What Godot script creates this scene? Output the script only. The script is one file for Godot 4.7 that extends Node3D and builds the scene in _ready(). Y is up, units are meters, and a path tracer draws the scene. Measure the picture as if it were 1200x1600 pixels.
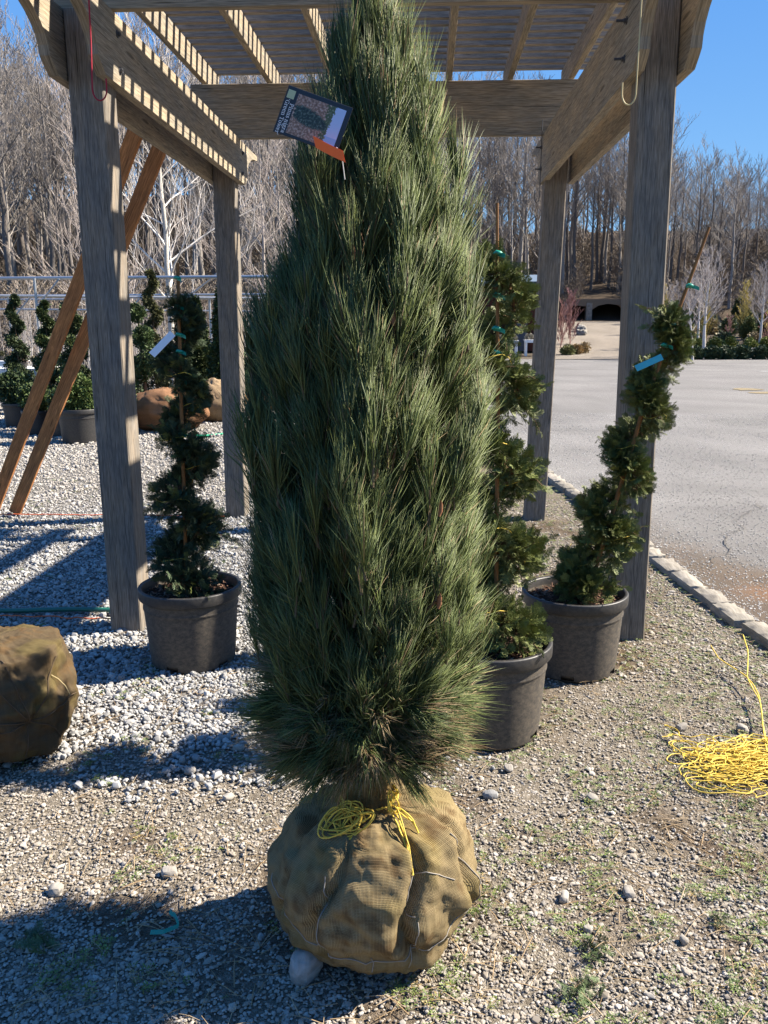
extends Node3D

var mats := {}
var taken := {}
var rng := RandomNumberGenerator.new()
var noise := FastNoiseLite.new()

# ---------------------------------------------------------------- mesh builder
class Msh:
	var v := PackedVector3Array()
	var n := PackedVector3Array()
	var u := PackedVector2Array()
	var c := PackedColorArray()
	var ix := PackedInt32Array()
	var col := Color.WHITE
	func vert(p: Vector3, nn: Vector3, uv := Vector2.ZERO) -> int:
		v.append(p); n.append(nn); u.append(uv); c.append(col)
		return v.size() - 1
	func tri(a: int, b: int, d: int) -> void:
		var g := (v[b] - v[a]).cross(v[d] - v[a])
		ix.append(a)
		if g.dot(n[a] + n[b] + n[d]) > 0.0:
			ix.append(d); ix.append(b)
		else:
			ix.append(b); ix.append(d)
	func face(p: Array, nn: Vector3, uv: Array) -> void:
		var k := v.size()
		for j in p.size():
			vert(p[j], nn, uv[j])
		for j in range(1, p.size() - 1):
			tri(k, k + j, k + j + 1)
	func flat(a: Vector3, b: Vector3, d: Vector3) -> void:
		var nn := (b - a).cross(d - a)
		if nn.length_squared() < 1e-16:
			return
		nn = nn.normalized()
		var k := v.size()
		vert(a, nn); vert(b, nn); vert(d, nn)
		tri(k, k + 1, k + 2)
	func tube(pts: Array, rad: Array, sides: int, uvs := Vector2(1, 1), capped := false) -> void:
		var cnt := pts.size()
		var t0: Vector3 = (pts[1] - pts[0]).normalized()
		var s := t0.cross(Vector3(0.31, 0.17, 0.93)).normalized()
		if s.length_squared() < 0.5:
			s = t0.cross(Vector3.RIGHT).normalized()
		var first := v.size()
		var along := 0.0
		for k in cnt:
			var a: Vector3 = pts[maxi(k - 1, 0)]
			var b: Vector3 = pts[mini(k + 1, cnt - 1)]
			var t := (b - a).normalized()
			s = (s - t * s.dot(t)).normalized()
			var w := t.cross(s)
			if k > 0:
				along += pts[k].distance_to(pts[k - 1])
			for j in sides + 1:
				var ang := TAU * j / sides
				var d := s * cos(ang) + w * sin(ang)
				vert(pts[k] + d * rad[k], d, Vector2(float(j) / sides * uvs.x, along * uvs.y))
		for k in cnt - 1:
			for j in sides:
				var p := first + k * (sides + 1) + j
				tri(p, p + 1, p + sides + 1)
				tri(p + 1, p + sides + 2, p + sides + 1)
		if capped:
			for e in [0, cnt - 1]:
				var t2: Vector3 = (pts[0] - pts[1]).normalized() if e == 0 else (pts[cnt - 1] - pts[cnt - 2]).normalized()
				var cc := vert(pts[e], t2)
				var f := v.size()
				for j in sides + 1:
					vert(v[first + e * (sides + 1) + j], t2)
				for j in sides:
					tri(cc, f + j, f + j + 1)
	# polygon in (p, q) pushed through thickness: origin o, axes ap, aq, at; uv grain runs along p
	func extrude(poly: PackedVector2Array, o: Vector3, ap: Vector3, aq: Vector3, at: Vector3, th: float, uo := Vector2.ZERO) -> void:
		var tris := Geometry2D.triangulate_polygon(poly)
		for side: float in [0.0, 1.0]:
			var nn := at * (1.0 if side > 0.5 else -1.0)
			var k := v.size()
			for p in poly:
				vert(o + ap * p.x + aq * p.y + at * th * side, nn, Vector2(p.y, p.x) + uo)
			for j in range(0, tris.size(), 3):
				tri(k + tris[j], k + tris[j + 1], k + tris[j + 2])
		var sgn := 0.0
		for j in poly.size():
			sgn += poly[j].cross(poly[(j + 1) % poly.size()])
		var run := 0.0
		for j in poly.size():
			var a := poly[j]
			var b := poly[(j + 1) % poly.size()]
			var e := (b - a).normalized()
			var nn2 := (ap * e.y - aq * e.x) * (1.0 if sgn > 0 else -1.0)
			var A := o + ap * a.x + aq * a.y
			var B := o + ap * b.x + aq * b.y
			var l := (b - a).length()
			face([A, B, B + at * th, A + at * th], nn2, [Vector2(0, run) + uo, Vector2(0, run + l) + uo, Vector2(th, run + l) + uo, Vector2(th, run) + uo])
			run += l
	# bevelled bar from A to B; w along side, h along up
	func bar(A: Vector3, B: Vector3, side: Vector3, w: float, h: float, bev := 0.004, uo := Vector2.ZERO) -> void:
		var t := (B - A).normalized()
		var s := (side - t * side.dot(t)).normalized()
		var up := s.cross(t)
		var ww := w * 0.5
		var hh := h * 0.5
		var ring := [Vector2(-ww + bev, -hh), Vector2(ww - bev, -hh), Vector2(ww, -hh + bev), Vector2(ww, hh - bev), Vector2(ww - bev, hh), Vector2(-ww + bev, hh), Vector2(-ww, hh - bev), Vector2(-ww, -hh + bev)]
		var L := A.distance_to(B)
		var run := 0.0
		for j in 8:
			var a: Vector2 = ring[j]
			var b: Vector2 = ring[(j + 1) % 8]
			var e := (b - a).normalized()
			var nn := s * e.y - up * e.x
			var l := (b - a).length()
			var da := s * a.x + up * a.y
			var db := s * b.x + up * b.y
			face([A + da, A + db, B + db, B + da], nn, [Vector2(run, 0) + uo, Vector2(run + l, 0) + uo, Vector2(run + l, L) + uo, Vector2(run, L) + uo])
			run += l
		for e2 in 2:
			var P := A if e2 == 0 else B
			var pts := []
			var uvs := []
			for r in ring:
				pts.append(P + s * r.x + up * r.y)
				uvs.append(Vector2(r.x, r.y * 0.2) + uo)
			face(pts, -t if e2 == 0 else t, uvs)
	func lathe(prof: Array, seg: int, ctr: Vector3, uvs := Vector2(1, 1), skip := {}) -> void:
		var first := v.size()
		for k in prof.size():
			var a: Vector2 = prof[maxi(k - 1, 0)]
			var b: Vector2 = prof[mini(k + 1, prof.size() - 1)]
			var t := (b - a).normalized()
			for j in seg + 1:
				var an := TAU * j / seg
				var rd := Vector3(cos(an), 0, sin(an))
				vert(ctr + rd * prof[k].x + Vector3.UP * prof[k].y, (rd * t.y - Vector3.UP * t.x).normalized(), Vector2(float(j) / seg * uvs.x, prof[k].y * uvs.y))
		for k in prof.size() - 1:
			for j in seg:
				if skip.has(Vector2i(k, j)):
					continue
				var p := first + k * (seg + 1) + j
				tri(p, p + 1, p + seg + 1)
				tri(p + 1, p + seg + 2, p + seg + 1)
	func mesh(m: Material = null) -> ArrayMesh:
		var arr := []
		arr.resize(Mesh.ARRAY_MAX)
		arr[Mesh.ARRAY_VERTEX] = v
		arr[Mesh.ARRAY_NORMAL] = n
		arr[Mesh.ARRAY_TEX_UV] = u
		arr[Mesh.ARRAY_COLOR] = c
		arr[Mesh.ARRAY_INDEX] = ix
		var o := ArrayMesh.new()
		o.add_surface_from_arrays(Mesh.PRIMITIVE_TRIANGLES, arr)
		if m:
			o.surface_set_material(0, m)
		return o

# ---------------------------------------------------------------- nodes
func numbered(called: String) -> String:
	var k: int = taken.get(called, -1) + 1
	taken[called] = k
	return called if k == 0 else "%s_%03d" % [called, k]

func tag(o: Node, label: String, category: String, group := "", kind := "") -> void:
	if label: o.set_meta("label", label)
	if category: o.set_meta("category", category)
	if group: o.set_meta("group", group)
	if kind: o.set_meta("kind", kind)

func thing(called: String, label: String, category: String, at := Vector3.ZERO, group := "") -> Node3D:
	var o := Node3D.new()
	o.name = numbered(called)
	add_child(o)
	o.position = at
	tag(o, label, category, group)
	return o

# mesh given in world coordinates becomes a part of parent (or a top-level node)
func part(m: Msh, called: String, mat: Material, parent: Node3D = null, world := true) -> MeshInstance3D:
	var o := MeshInstance3D.new()
	o.mesh = m.mesh(mat)
	return put(o, called, parent, world)

func put(o: Node3D, called: String, parent: Node3D = null, world := true) -> Node3D:
	if parent == null:
		o.name = numbered(called)
		add_child(o)
	else:
		o.name = called
		parent.add_child(o, true)
		if world:
			o.global_position = Vector3.ZERO
	return o

func struct(m: Msh, called: String, mat: Material) -> MeshInstance3D:
	var o := part(m, called, mat)
	o.set_meta("kind", "structure")
	return o

func copy(o: Node3D, at: Vector3, turn: float, label := "", s := 1.0) -> Node3D:
	var base := String(o.name)
	var re := RegEx.create_from_string("_[0-9]{3}$")
	var r: Node3D = o.duplicate()
	r.name = numbered(re.sub(base, ""))
	add_child(r)
	r.position = at
	r.rotation.y = turn
	r.scale = Vector3.ONE * s
	if label: r.set_meta("label", label)
	return r

class Scat:
	var buf := PackedFloat32Array()
	var cnt := 0
	func add(t: Transform3D, c: Color) -> void:
		var b := t.basis
		buf.append_array(PackedFloat32Array([b.x.x, b.y.x, b.z.x, t.origin.x, b.x.y, b.y.y, b.z.y, t.origin.y, b.x.z, b.y.z, b.z.z, t.origin.z, c.r, c.g, c.b, 1.0]))
		cnt += 1

func multi(s: Scat, called: String, me: Mesh, parent: Node3D = null, world := true) -> MultiMeshInstance3D:
	var mm := MultiMesh.new()
	mm.transform_format = MultiMesh.TRANSFORM_3D
	mm.use_colors = true
	mm.mesh = me
	mm.instance_count = s.cnt
	mm.buffer = s.buf
	var o := MultiMeshInstance3D.new()
	o.multimesh = mm
	put(o, called, parent, world)
	o.set_meta("kind", "stuff")
	return o

class Joined:
	var st := {}
	func add(me: ArrayMesh, t: Transform3D, key := 0) -> void:
		if not st.has(key):
			var s := SurfaceTool.new()
			s.begin(Mesh.PRIMITIVE_TRIANGLES)
			st[key] = s
		st[key].append_from(me, 0, t)

func joined(j: Joined, called: String, m: Material, parent: Node3D) -> void:
	for k in j.st:
		var me: ArrayMesh = j.st[k].commit()
		me.surface_set_material(0, m)
		var o := MeshInstance3D.new()
		o.mesh = me
		put(o, called, parent)
		o.set_meta("kind", "stuff")

func rr(a: float, b: float) -> float:
	return rng.randf_range(a, b)

func rdir() -> Vector3:
	var z := rr(-1, 1)
	var a := rr(0, TAU)
	var q := sqrt(1 - z * z)
	return Vector3(q * cos(a), z, q * sin(a))

func basis_y(d: Vector3, roll: float) -> Basis:
	var y := d.normalized()
	var x := y.cross(Vector3(0.123, 0.456, 0.88)).normalized()
	if x.length_squared() < 0.5:
		x = y.cross(Vector3.RIGHT).normalized()
	var z := x.cross(y)
	return Basis(x, y, z) * Basis(Vector3.UP, roll)

func lin(r: float, g: float, b: float) -> Color:
	return Color(r, g, b).linear_to_srgb()

func table(arr: Array, h: float) -> Vector2:
	# arr of [h, a, b]
	if h <= arr[0][0]: return Vector2(arr[0][1], arr[0][2])
	for k in range(1, arr.size()):
		if h <= arr[k][0]:
			var t: float = (h - arr[k - 1][0]) / (arr[k][0] - arr[k - 1][0])
			return Vector2(lerpf(arr[k - 1][1], arr[k][1], t), lerpf(arr[k - 1][2], arr[k][2], t))
	return Vector2(arr[-1][1], arr[-1][2])

# ---------------------------------------------------------------- textures and materials
func tex_from(im: Image) -> ImageTexture:
	return ImageTexture.create_from_image(im)

func normal_from(im: Image, strength: float) -> ImageTexture:
	var b: Image = im.duplicate()
	b.convert(Image.FORMAT_RGBA8)
	b.bump_map_to_normal_map(strength)
	return ImageTexture.create_from_image(b)

func wood_image(sd: int, knots: int, contrast: float, warm: Color, cool: Color) -> Image:
	var W := 256
	var H := 512
	var im := Image.create(W, H, false, Image.FORMAT_RGBA8)
	var f := FastNoiseLite.new()
	f.seed = sd
	f.frequency = 1.0
	f.fractal_octaves = 3
	var g := RandomNumberGenerator.new()
	g.seed = sd
	var kn := []
	for k in knots:
		kn.append(Vector3(g.randf_range(20, W - 20), g.randf_range(30, H - 30), g.randf_range(10, 17)))
	for y in H:
		# blend ends so that the tile repeats along the grain
		var ty := float(y) / H * TAU
		var cy := cos(ty) * 0.5
		var sy := sin(ty) * 0.5
		for x in W:
			var fx := float(x)
			var k2 := 0.0
			for q in kn:
				var dx: float = fx - q.x
				var dy: float = (y - q.y) * 0.42
				var d := sqrt(dx * dx + dy * dy)
				fx += signf(dx) * -15.0 * exp(-d / 24.0) * minf(1.0, absf(dx) / 6.0)
				k2 = maxf(k2, clampf((q.z * 0.6 - d) / 4.0, 0, 1))
			var fine := f.get_noise_3d(fx * 0.33, cy * 5.0, sy * 5.0)
			var mid := f.get_noise_3d(fx * 0.075 + 40.0, cy * 1.6, sy * 1.6 + 7.0)
			var ring := 0.5 + 0.5 * sin(fx * 0.24 + mid * 9.0)
			var blot := f.get_noise_3d(fx * 0.012 + 9.0, cy * 1.3 + 3.0, sy * 1.3)
			var crack := clampf((f.get_noise_3d(fx * 0.16 + 90.0, cy * 0.55, sy * 0.55 + 30.0) - 0.42) * 9.0, 0, 1)
			var val := 0.78 + contrast * (fine * 0.55 + mid * 0.25 - ring * 0.16)
			val *= 1.0 - 0.45 * crack
			val *= 1.0 - 0.28 * k2
			var c := warm.lerp(cool, clampf(0.5 + blot * 1.4 + fine * 0.4, 0, 1))
			im.set_pixel(x, y, Color(clampf(c.r * val, 0, 1), clampf(c.g * val, 0, 1), clampf(c.b * val, 0, 1)))
	return im

func noise_image(sz: int, sd: int, freq: float, oct: int, lo: Color, hi: Color, speck := 0.0, gain := 0.5) -> Image:
	var f := FastNoiseLite.new()
	f.seed = sd
	f.frequency = freq
	f.fractal_octaves = oct
	f.fractal_gain = gain
	var src := f.get_seamless_image(sz, sz)
	var g := RandomNumberGenerator.new()
	g.seed = sd
	var im := Image.create(sz, sz, false, Image.FORMAT_RGBA8)
	for y in sz:
		for x in sz:
			var t := src.get_pixel(x, y).r + g.randf_range(-speck, speck)
			im.set_pixel(x, y, lo.lerp(hi, clampf(t, 0, 1)))
	return im

func burlap_image() -> Image:
	var S := 512
	var th := 64
	var im := Image.create(S, S, false, Image.FORMAT_RGBA8)
	var f := FastNoiseLite.new()
	f.seed = 77
	f.frequency = 0.02
	var g := RandomNumberGenerator.new()
	g.seed = 5
	var wa := []
	var wb := []
	for k in th:
		wa.append(g.randf_range(0.28, 0.46)); wb.append(g.randf_range(0.28, 0.46))
	var px := float(S) / th
	for y in S:
		for x in S:
			var a := fposmod(x / px, 1.0)
			var b := fposmod(y / px, 1.0)
			var i := int(x / px)
			var j := int(y / px)
			var ha: float = clampf(1.0 - absf(a - 0.5) / wa[i], 0, 1)
			var hb: float = clampf(1.0 - absf(b - 0.5) / wb[j], 0, 1)
			var over := 1.0 if (i + j) % 2 == 0 else 0.0
			ha = sqrt(ha) * lerpf(0.75, 1.0, over)
			hb = sqrt(hb) * lerpf(1.0, 0.75, over)
			var h := maxf(ha, hb)
			h *= 0.9 + 0.1 * f.get_noise_2d(x * 6.0, y * 6.0)
			im.set_pixel(x, y, Color(h, h, h))
	return im

func mat(key: String, col: Color, rough := 0.9, tex: Texture2D = null, nrm: Texture2D = null, nscale := 1.0, uvs := Vector3.ONE, vcol := true, spec := 0.3) -> StandardMaterial3D:
	var m := StandardMaterial3D.new()
	m.resource_name = key
	m.albedo_color = col
	m.roughness = rough
	m.metallic_specular = spec
	m.cull_mode = BaseMaterial3D.CULL_DISABLED
	m.vertex_color_use_as_albedo = vcol
	if tex: m.albedo_texture = tex
	if nrm:
		m.normal_enabled = true
		m.normal_texture = nrm
		m.normal_scale = nscale
	m.uv1_scale = uvs
	mats[key] = m
	return m

func make_materials() -> void:
	var w1 := wood_image(11, 1, 0.45, Color(0.97, 0.93, 0.88), Color(0.86, 0.855, 0.85))
	var w2 := wood_image(23, 1, 0.42, Color(0.98, 0.925, 0.84), Color(0.87, 0.85, 0.81))
	var w3 := wood_image(37, 2, 0.5, Color(0.98, 0.80, 0.62), Color(0.88, 0.72, 0.58))
	var t1 := tex_from(w1); var n1 := normal_from(w1, 3.0)
	var t2 := tex_from(w2); var n2 := normal_from(w2, 2.5)
	var t3 := tex_from(w3); var n3 := normal_from(w3, 2.0)
	mat("post_wood", lin(0.42, 0.38, 0.33), 0.9, t1, n1, 1.0, Vector3(4.2, 0.8, 1), false)
	mat("beam_wood", lin(0.58, 0.53, 0.455), 0.9, t2, n2, 0.8, Vector3(3.4, 0.62, 1), false)
	mat("slat_wood", lin(0.56, 0.52, 0.46), 0.92, t1, n1, 1.0, Vector3(9, 0.9, 1), false)
	mat("brace_wood", lin(0.86, 0.60, 0.40), 0.85, t3, n3, 0.7, Vector3(5, 0.7, 1), false)
	mat("table_wood", lin(0.62, 0.60, 0.57), 0.8, t2, n2, 0.5, Vector3(3, 0.6, 1), false)
	var soil := noise_image(512, 3, 0.05, 5, Color(0.5, 0.47, 0.43), Color(1, 1, 1), 0.3, 0.85)
	mat("soil", Color.WHITE, 0.97, tex_from(soil), normal_from(soil, 6.0), 1.0, Vector3(1.2, 1.2, 1), true, 0.2)
	var asp := noise_image(512, 9, 0.09, 5, Color(0.45, 0.44, 0.43), Color(1, 1, 1), 0.35, 0.9)
	mat("asphalt", Color.WHITE, 0.88, tex_from(asp), normal_from(asp, 3.0), 0.7, Vector3(2.1, 2.1, 1), true, 0.35)
	mat("stone", Color.WHITE, 0.9, null, null, 1, Vector3.ONE, true, 0.35)
	var rock := noise_image(256, 15, 0.03, 4, Color(0.72, 0.71, 0.69), Color(1, 1, 1), 0.12, 0.6)
	mat("rock", Color.WHITE, 0.9, tex_from(rock), normal_from(rock, 5.0), 1.0, Vector3(6, 6, 1), true, 0.3).uv1_triplanar = true
	var bur := burlap_image()
	var burc := Image.create(512, 512, false, Image.FORMAT_RGBA8)
	for y in 512:
		for x in 512:
			var h := bur.get_pixel(x, y).r
			burc.set_pixel(x, y, Color(0.50, 0.45, 0.38).lerp(Color(1.0, 0.97, 0.90), clampf(h * 1.25 - 0.2, 0, 1)))
	mat("burlap", Color.WHITE, 0.95, tex_from(burc), normal_from(bur, 4.0), 1.2, Vector3(1, 1, 1), true, 0.15)
	mat("twine_yellow", lin(0.66, 0.47, 0.07), 0.6, null, null, 1, Vector3.ONE, true, 0.4)
	mat("twine_grey", lin(0.27, 0.245, 0.21), 0.8)
	mat("twine_brown", lin(0.085, 0.06, 0.038), 0.9)
	mat("needle", Color.WHITE, 0.5, null, null, 1, Vector3.ONE, true, 0.32)
	mats["needle"].backlight = Color(0.16, 0.2, 0.06)
	mat("leaf", Color.WHITE, 0.6, null, null, 1, Vector3.ONE, true, 0.4)
	mats["leaf"].backlight = Color(0.4, 0.48, 0.14)
	mat("bark", Color.WHITE, 0.95, tex_from(rock), null, 1, Vector3(1, 4, 1), true, 0.15)
	mat("bark_far", Color.WHITE, 0.95, null, null, 1, Vector3.ONE, true, 0.1)
	var dust := noise_image(256, 21, 0.03, 5, Color(0.5, 0.5, 0.52), Color(1.0, 0.95, 0.87), 0.25, 0.85)
	mat("pot_plastic", lin(0.13, 0.118, 0.103), 0.7, tex_from(dust), null, 1, Vector3(2, 2.5, 1), false, 0.45)
	mat("pot_rim", lin(0.05, 0.05, 0.052), 0.5, tex_from(dust), null, 1, Vector3(3, 2, 1), false, 0.5)
	mat("bamboo", lin(0.50, 0.36, 0.20), 0.6, t3, null, 1, Vector3(1, 2, 1), false)
	mat("tie_green", lin(0.012, 0.27, 0.18), 0.4, null, null, 1, Vector3.ONE, false, 0.5)
	mat("tie_teal", lin(0.06, 0.36, 0.40), 0.4, null, null, 1, Vector3.ONE, false, 0.5)
	mat("white_plastic", lin(0.70, 0.71, 0.72), 0.45, null, null, 1, Vector3.ONE, false, 0.5)
	mat("black_card", lin(0.016, 0.015, 0.015), 0.35, null, null, 1, Vector3.ONE, false, 0.5)
	mat("orange_tag", lin(0.78, 0.14, 0.035), 0.45, null, null, 1, Vector3.ONE, false, 0.45)
	mat("red_cord", lin(0.30, 0.02, 0.035), 0.5, null, null, 1, Vector3.ONE, false)
	mat("tan_cord", lin(0.52, 0.42, 0.22), 0.5, null, null, 1, Vector3.ONE, false)
	mat("steel_dark", lin(0.05, 0.05, 0.055), 0.5, null, null, 1, Vector3.ONE, false, 0.5)
	mat("galvanised", lin(0.36, 0.37, 0.38), 0.4, null, null, 1, Vector3.ONE, false, 0.6).metallic = 0.7
	mat("hose", lin(0.018, 0.11, 0.075), 0.4, null, null, 1, Vector3.ONE, false, 0.5)
	mat("orange_string", lin(0.62, 0.13, 0.05), 0.7, null, null, 1, Vector3.ONE, false)
	mat("chip", Color.WHITE, 0.95)
	mat("paint_yellow", lin(0.42, 0.34, 0.20), 0.85, tex_from(asp), null, 1, Vector3(1.6, 1.6, 1), false)
	mat("paint_white", lin(0.6, 0.6, 0.58), 0.85, tex_from(asp), null, 1, Vector3(1.6, 1.6, 1), false)
	mat("shed_wall", lin(0.14, 0.055, 0.045), 0.85, t2, null, 1, Vector3(1, 0.5, 1), false)
	mat("shed_roof", lin(0.11, 0.15, 0.19), 0.55, null, null, 1, Vector3.ONE, false, 0.5)
	mat("shed_trim", lin(0.06, 0.07, 0.085), 0.6, null, null, 1, Vector3.ONE, false)
	mat("concrete", lin(0.30, 0.27, 0.23), 0.95, tex_from(rock), null, 1, Vector3(0.6, 0.6, 1), false).uv1_triplanar = true
	mat("white_paint", lin(0.72, 0.72, 0.71), 0.6, null, null, 1, Vector3.ONE, false)
	mat("ink_white", lin(0.75, 0.74, 0.72), 0.5, null, null, 1, Vector3.ONE, false)

# ---------------------------------------------------------------- scene
func _ready() -> void:
	rng.seed = 20240
	noise.seed = 4
	noise.frequency = 1.0
	var cam := Camera3D.new()
	cam.name = "camera"
	cam.fov = 61.68
	cam.near = 0.05
	cam.far = 600.0
	cam.position = Vector3(0, 1.5, 0)
	cam.rotation = Vector3(-0.2135, 0.0585, -0.0055)
	add_child(cam)
	cam.current = true
	var we := WorldEnvironment.new()
	we.name = "world_environment"
	var env := Environment.new()
	var sm := ProceduralSkyMaterial.new()
	sm.sky_top_color = Color(0.25, 0.54, 0.91)
	sm.sky_horizon_color = Color(0.64, 0.86, 1.0)
	sm.sky_curve = 0.16
	sm.ground_bottom_color = Color(0.30, 0.27, 0.24)
	sm.ground_horizon_color = Color(0.45, 0.44, 0.42)
	sm.sky_energy_multiplier = 0.60
	sm.sun_angle_max = 8.0
	var sky := Sky.new()
	sky.sky_material = sm
	env.background_mode = Environment.BG_SKY
	env.sky = sky
	env.tonemap_mode = Environment.TONE_MAPPER_LINEAR
	env.tonemap_exposure = 3.35
	env.sdfgi_enabled = true
	env.ssao_enabled = true
	env.ssil_enabled = true
	we.environment = env
	add_child(we)
	var sun := DirectionalLight3D.new()
	sun.name = "sun"
	sun.light_energy = 1.55
	sun.light_color = Color(1.0, 0.96, 0.895)
	sun.light_angular_distance = 0.53
	sun.shadow_enabled = true
	add_child(sun)
	sun.look_at_from_position(Vector3(0.738, 0.649, -0.184) * 20.0, Vector3.ZERO)

	make_materials()
	build_ground()
	build_pergola()
	build_pine()
	build_cypresses()
	build_left_ball()
	build_small_things()
	build_gravel()
	build_left_nursery()
	build_right_nursery()
	build_woods()

# ---------------------------------------------------------------- terrain
func kerb_x(z: float) -> float:
	return table([[-60.0, -4.0, 0.0], [-40.0, -2.0, 0.0], [-10.45, 0.94, 0.0], [-8.5, 1.13, 0.0], [-7.0, 1.30, 0.0], [-5.43, 1.43, 0.0], [-4.15, 1.56, 0.0], [-2.4, 1.86, 0.0], [5.0, 3.2, 0.0]], z).x

func ground_y(x: float, z: float) -> float:
	var d := -z
	if d < 40.0:
		return 0.0
	var start := lerpf(47.0, 64.0, smoothstep(-14.0, 2.0, x))
	var h := smoothstep(40.0, 62.0, d) * 1.7
	if d > start:
		var e := d - start
		h += e * lerpf(0.18, 0.14, smoothstep(-10.0, 15.0, x)) * smoothstep(0.0, 14.0, e)
		h += noise.get_noise_2d(x * 0.05, z * 0.05) * minf(e * 0.1, 1.6)
	if d > 64.0:
		h += 1.15 * smoothstep(64.0, 66.0, d)
	return h

func build_ground() -> void:
	var zs := []
	var z := 4.0
	while z > -190.0:
		zs.append(z)
		z -= 0.16 if z > -9.0 else (0.6 if z > -40.0 else 2.2)
	var xs := []
	var x := -110.0
	while x < 110.0:
		xs.append(x)
		x += 0.16 if absf(x) < 3.2 else (0.8 if absf(x) < 16.0 else 4.0)
	var m := Msh.new()
	for zz in zs:
		for xx in xs:
			var h := ground_y(xx, zz)
			var p1 := noise.get_noise_2d(xx * 0.9, zz * 0.9)
			var p2 := noise.get_noise_2d(xx * 3.1 + 50.0, zz * 3.1)
			var tan := Color(0.29, 0.255, 0.21)
			var grey := Color(0.29, 0.28, 0.265)
			var k := smoothstep(0.25, -0.35, xx + p1 * 0.4) * smoothstep(-2.5, -3.4, zz + p2 * 0.4)
			var c := tan.lerp(grey, k)
			c = c.lerp(Color(0.115, 0.078, 0.05), clampf((p1 + p2 * 0.7 - 0.12) * 2.2, 0, 0.75) * (1.0 - k))
			var litter := Color(0.155, 0.122, 0.092) * (1.0 + p1 * 0.35)
			c = c.lerp(Color(0.17, 0.145, 0.115) * (1.0 + p1 * 0.5), smoothstep(-38.0, -42.0, zz))
			c = c.lerp(litter, smoothstep(-52.0, -62.0, zz))
			var bump := p2 * 0.006 + p1 * 0.008 if zz > -9.0 else 0.0
			m.col = c
			m.vert(Vector3(xx, h + bump - 0.006, zz), Vector3.UP, Vector2(xx, zz))
	var W := xs.size()
	for j in zs.size() - 1:
		for i in W - 1:
			var a := j * W + i
			m.tri(a, a + 1, a + W)
			m.tri(a + 1, a + W + 1, a + W)
	smooth_normals(m, W, zs.size())
	struct(m, "ground", mats["soil"])

	# asphalt lot right of the kerb
	var am := Msh.new()
	var az := []
	z = 3.0
	while z > -39.5:
		az.append(z)
		z -= 0.09 if z > -9.0 and z < -2.0 else 0.7
	az.append(-39.6)
	var ts := []
	for i in 40:
		ts.append(i * 0.075)
	for i in 46:
		ts.append(3.0 + i * i * 0.021 + i * 0.1)
	for zz in az:
		for t in ts:
			var xx: float = kerb_x(zz) + 0.1 + t
			var n1 := noise.get_noise_2d(xx * 0.5, zz * 0.5)
			var n2 := noise.get_noise_2d(xx * 2.3, zz * 2.3 + 40.0)
			var n3 := noise.get_noise_2d(xx * 0.22 + 9.0, zz * 0.7)
			var c := Color(0.315, 0.303, 0.288) * (1.0 + n1 * 0.22 + n2 * 0.10 + n3 * 0.22)
			# silt and rust washed against the kerb
			var band: float = t - 0.16 - n2 * 0.12 - 0.5 * exp(-pow((zz + 4.55 + t * 0.2) / 0.75, 2.0))
			var silt := clampf(1.0 - band * 3.2, 0, 1) * smoothstep(-7.2, -5.2, zz + n1)
			c = c.lerp(Color(0.19, 0.145, 0.105) * (1.0 + n2 * 0.4), silt)
			var rust := exp(-pow((xx - 1.95) / 0.2, 2.0) - pow((zz + 4.75) / 0.25, 2.0)) * clampf(0.6 + n2 * 2.0, 0, 1)
			c = c.lerp(Color(0.33, 0.15, 0.06), rust * 0.6)
			am.col = c
			am.vert(Vector3(xx, 0.006 + n1 * 0.004, zz), Vector3.UP, Vector2(xx, zz))
	W = ts.size()
	for j in az.size() - 1:
		for i in W - 1:
			var a := j * W + i
			am.tri(a, a + 1, a + W)
			am.tri(a + 1, a + W + 1, a + W)
	struct(am, "asphalt_lot", mats["asphalt"])

	# dirt road that climbs to the bank behind the lot
	var rm := Msh.new()
	var steps := 30
	for k in steps + 1:
		var d := lerpf(39.0, 63.2, float(k) / steps)
		var cx := lerpf(8.0, 11.3, float(k) / steps)
		var wd := lerpf(3.6, 1.9, float(k) / steps)
		for q in 9:
			var xx := cx + wd * (q / 4.0 - 1.0)
			var n1 := noise.get_noise_2d(xx * 0.8, d * 0.3)
			rm.col = Color(0.40, 0.36, 0.31) * (1.0 + n1 * 0.25)
			rm.vert(Vector3(xx, ground_y(xx, -d) + 0.03, -d), Vector3.UP, Vector2(xx, d))
	for k in steps:
		for q in 8:
			var a := k * 9 + q
			rm.tri(a, a + 1, a + 9)
			rm.tri(a + 1, a + 10, a + 9)
	struct(rm, "dirt_road", mats["soil"])

	# kerb: a row of rough stones
	var kerb := Node3D.new()
	kerb.name = numbered("kerb")
	add_child(kerb)
	kerb.set_meta("kind", "structure")
	z = -2.5
	while z > -15.0:
		var L := rr(0.26, 0.46)
		var A := Vector3(kerb_x(z) + 0.04, 0, z)
		var B := Vector3(kerb_x(z - L) + 0.04, 0, z - L)
		var sm2 := Msh.new()
		var shade := rr(0.75, 1.12)
		sm2.col = Color(0.34, 0.31, 0.265) * shade
		rough_block(sm2, (A + B) * 0.5 + Vector3(rr(-0.012, 0.012), -0.02 + rr(-0.012, 0.008), 0), (B - A).normalized(), L * 0.5 - 0.012, rr(0.05, 0.078), rr(0.052, 0.066), rng.randi(), 0.022, 0.22)
		part(sm2, "kerb_stone", mats["rock"], kerb)
		z -= L
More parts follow.
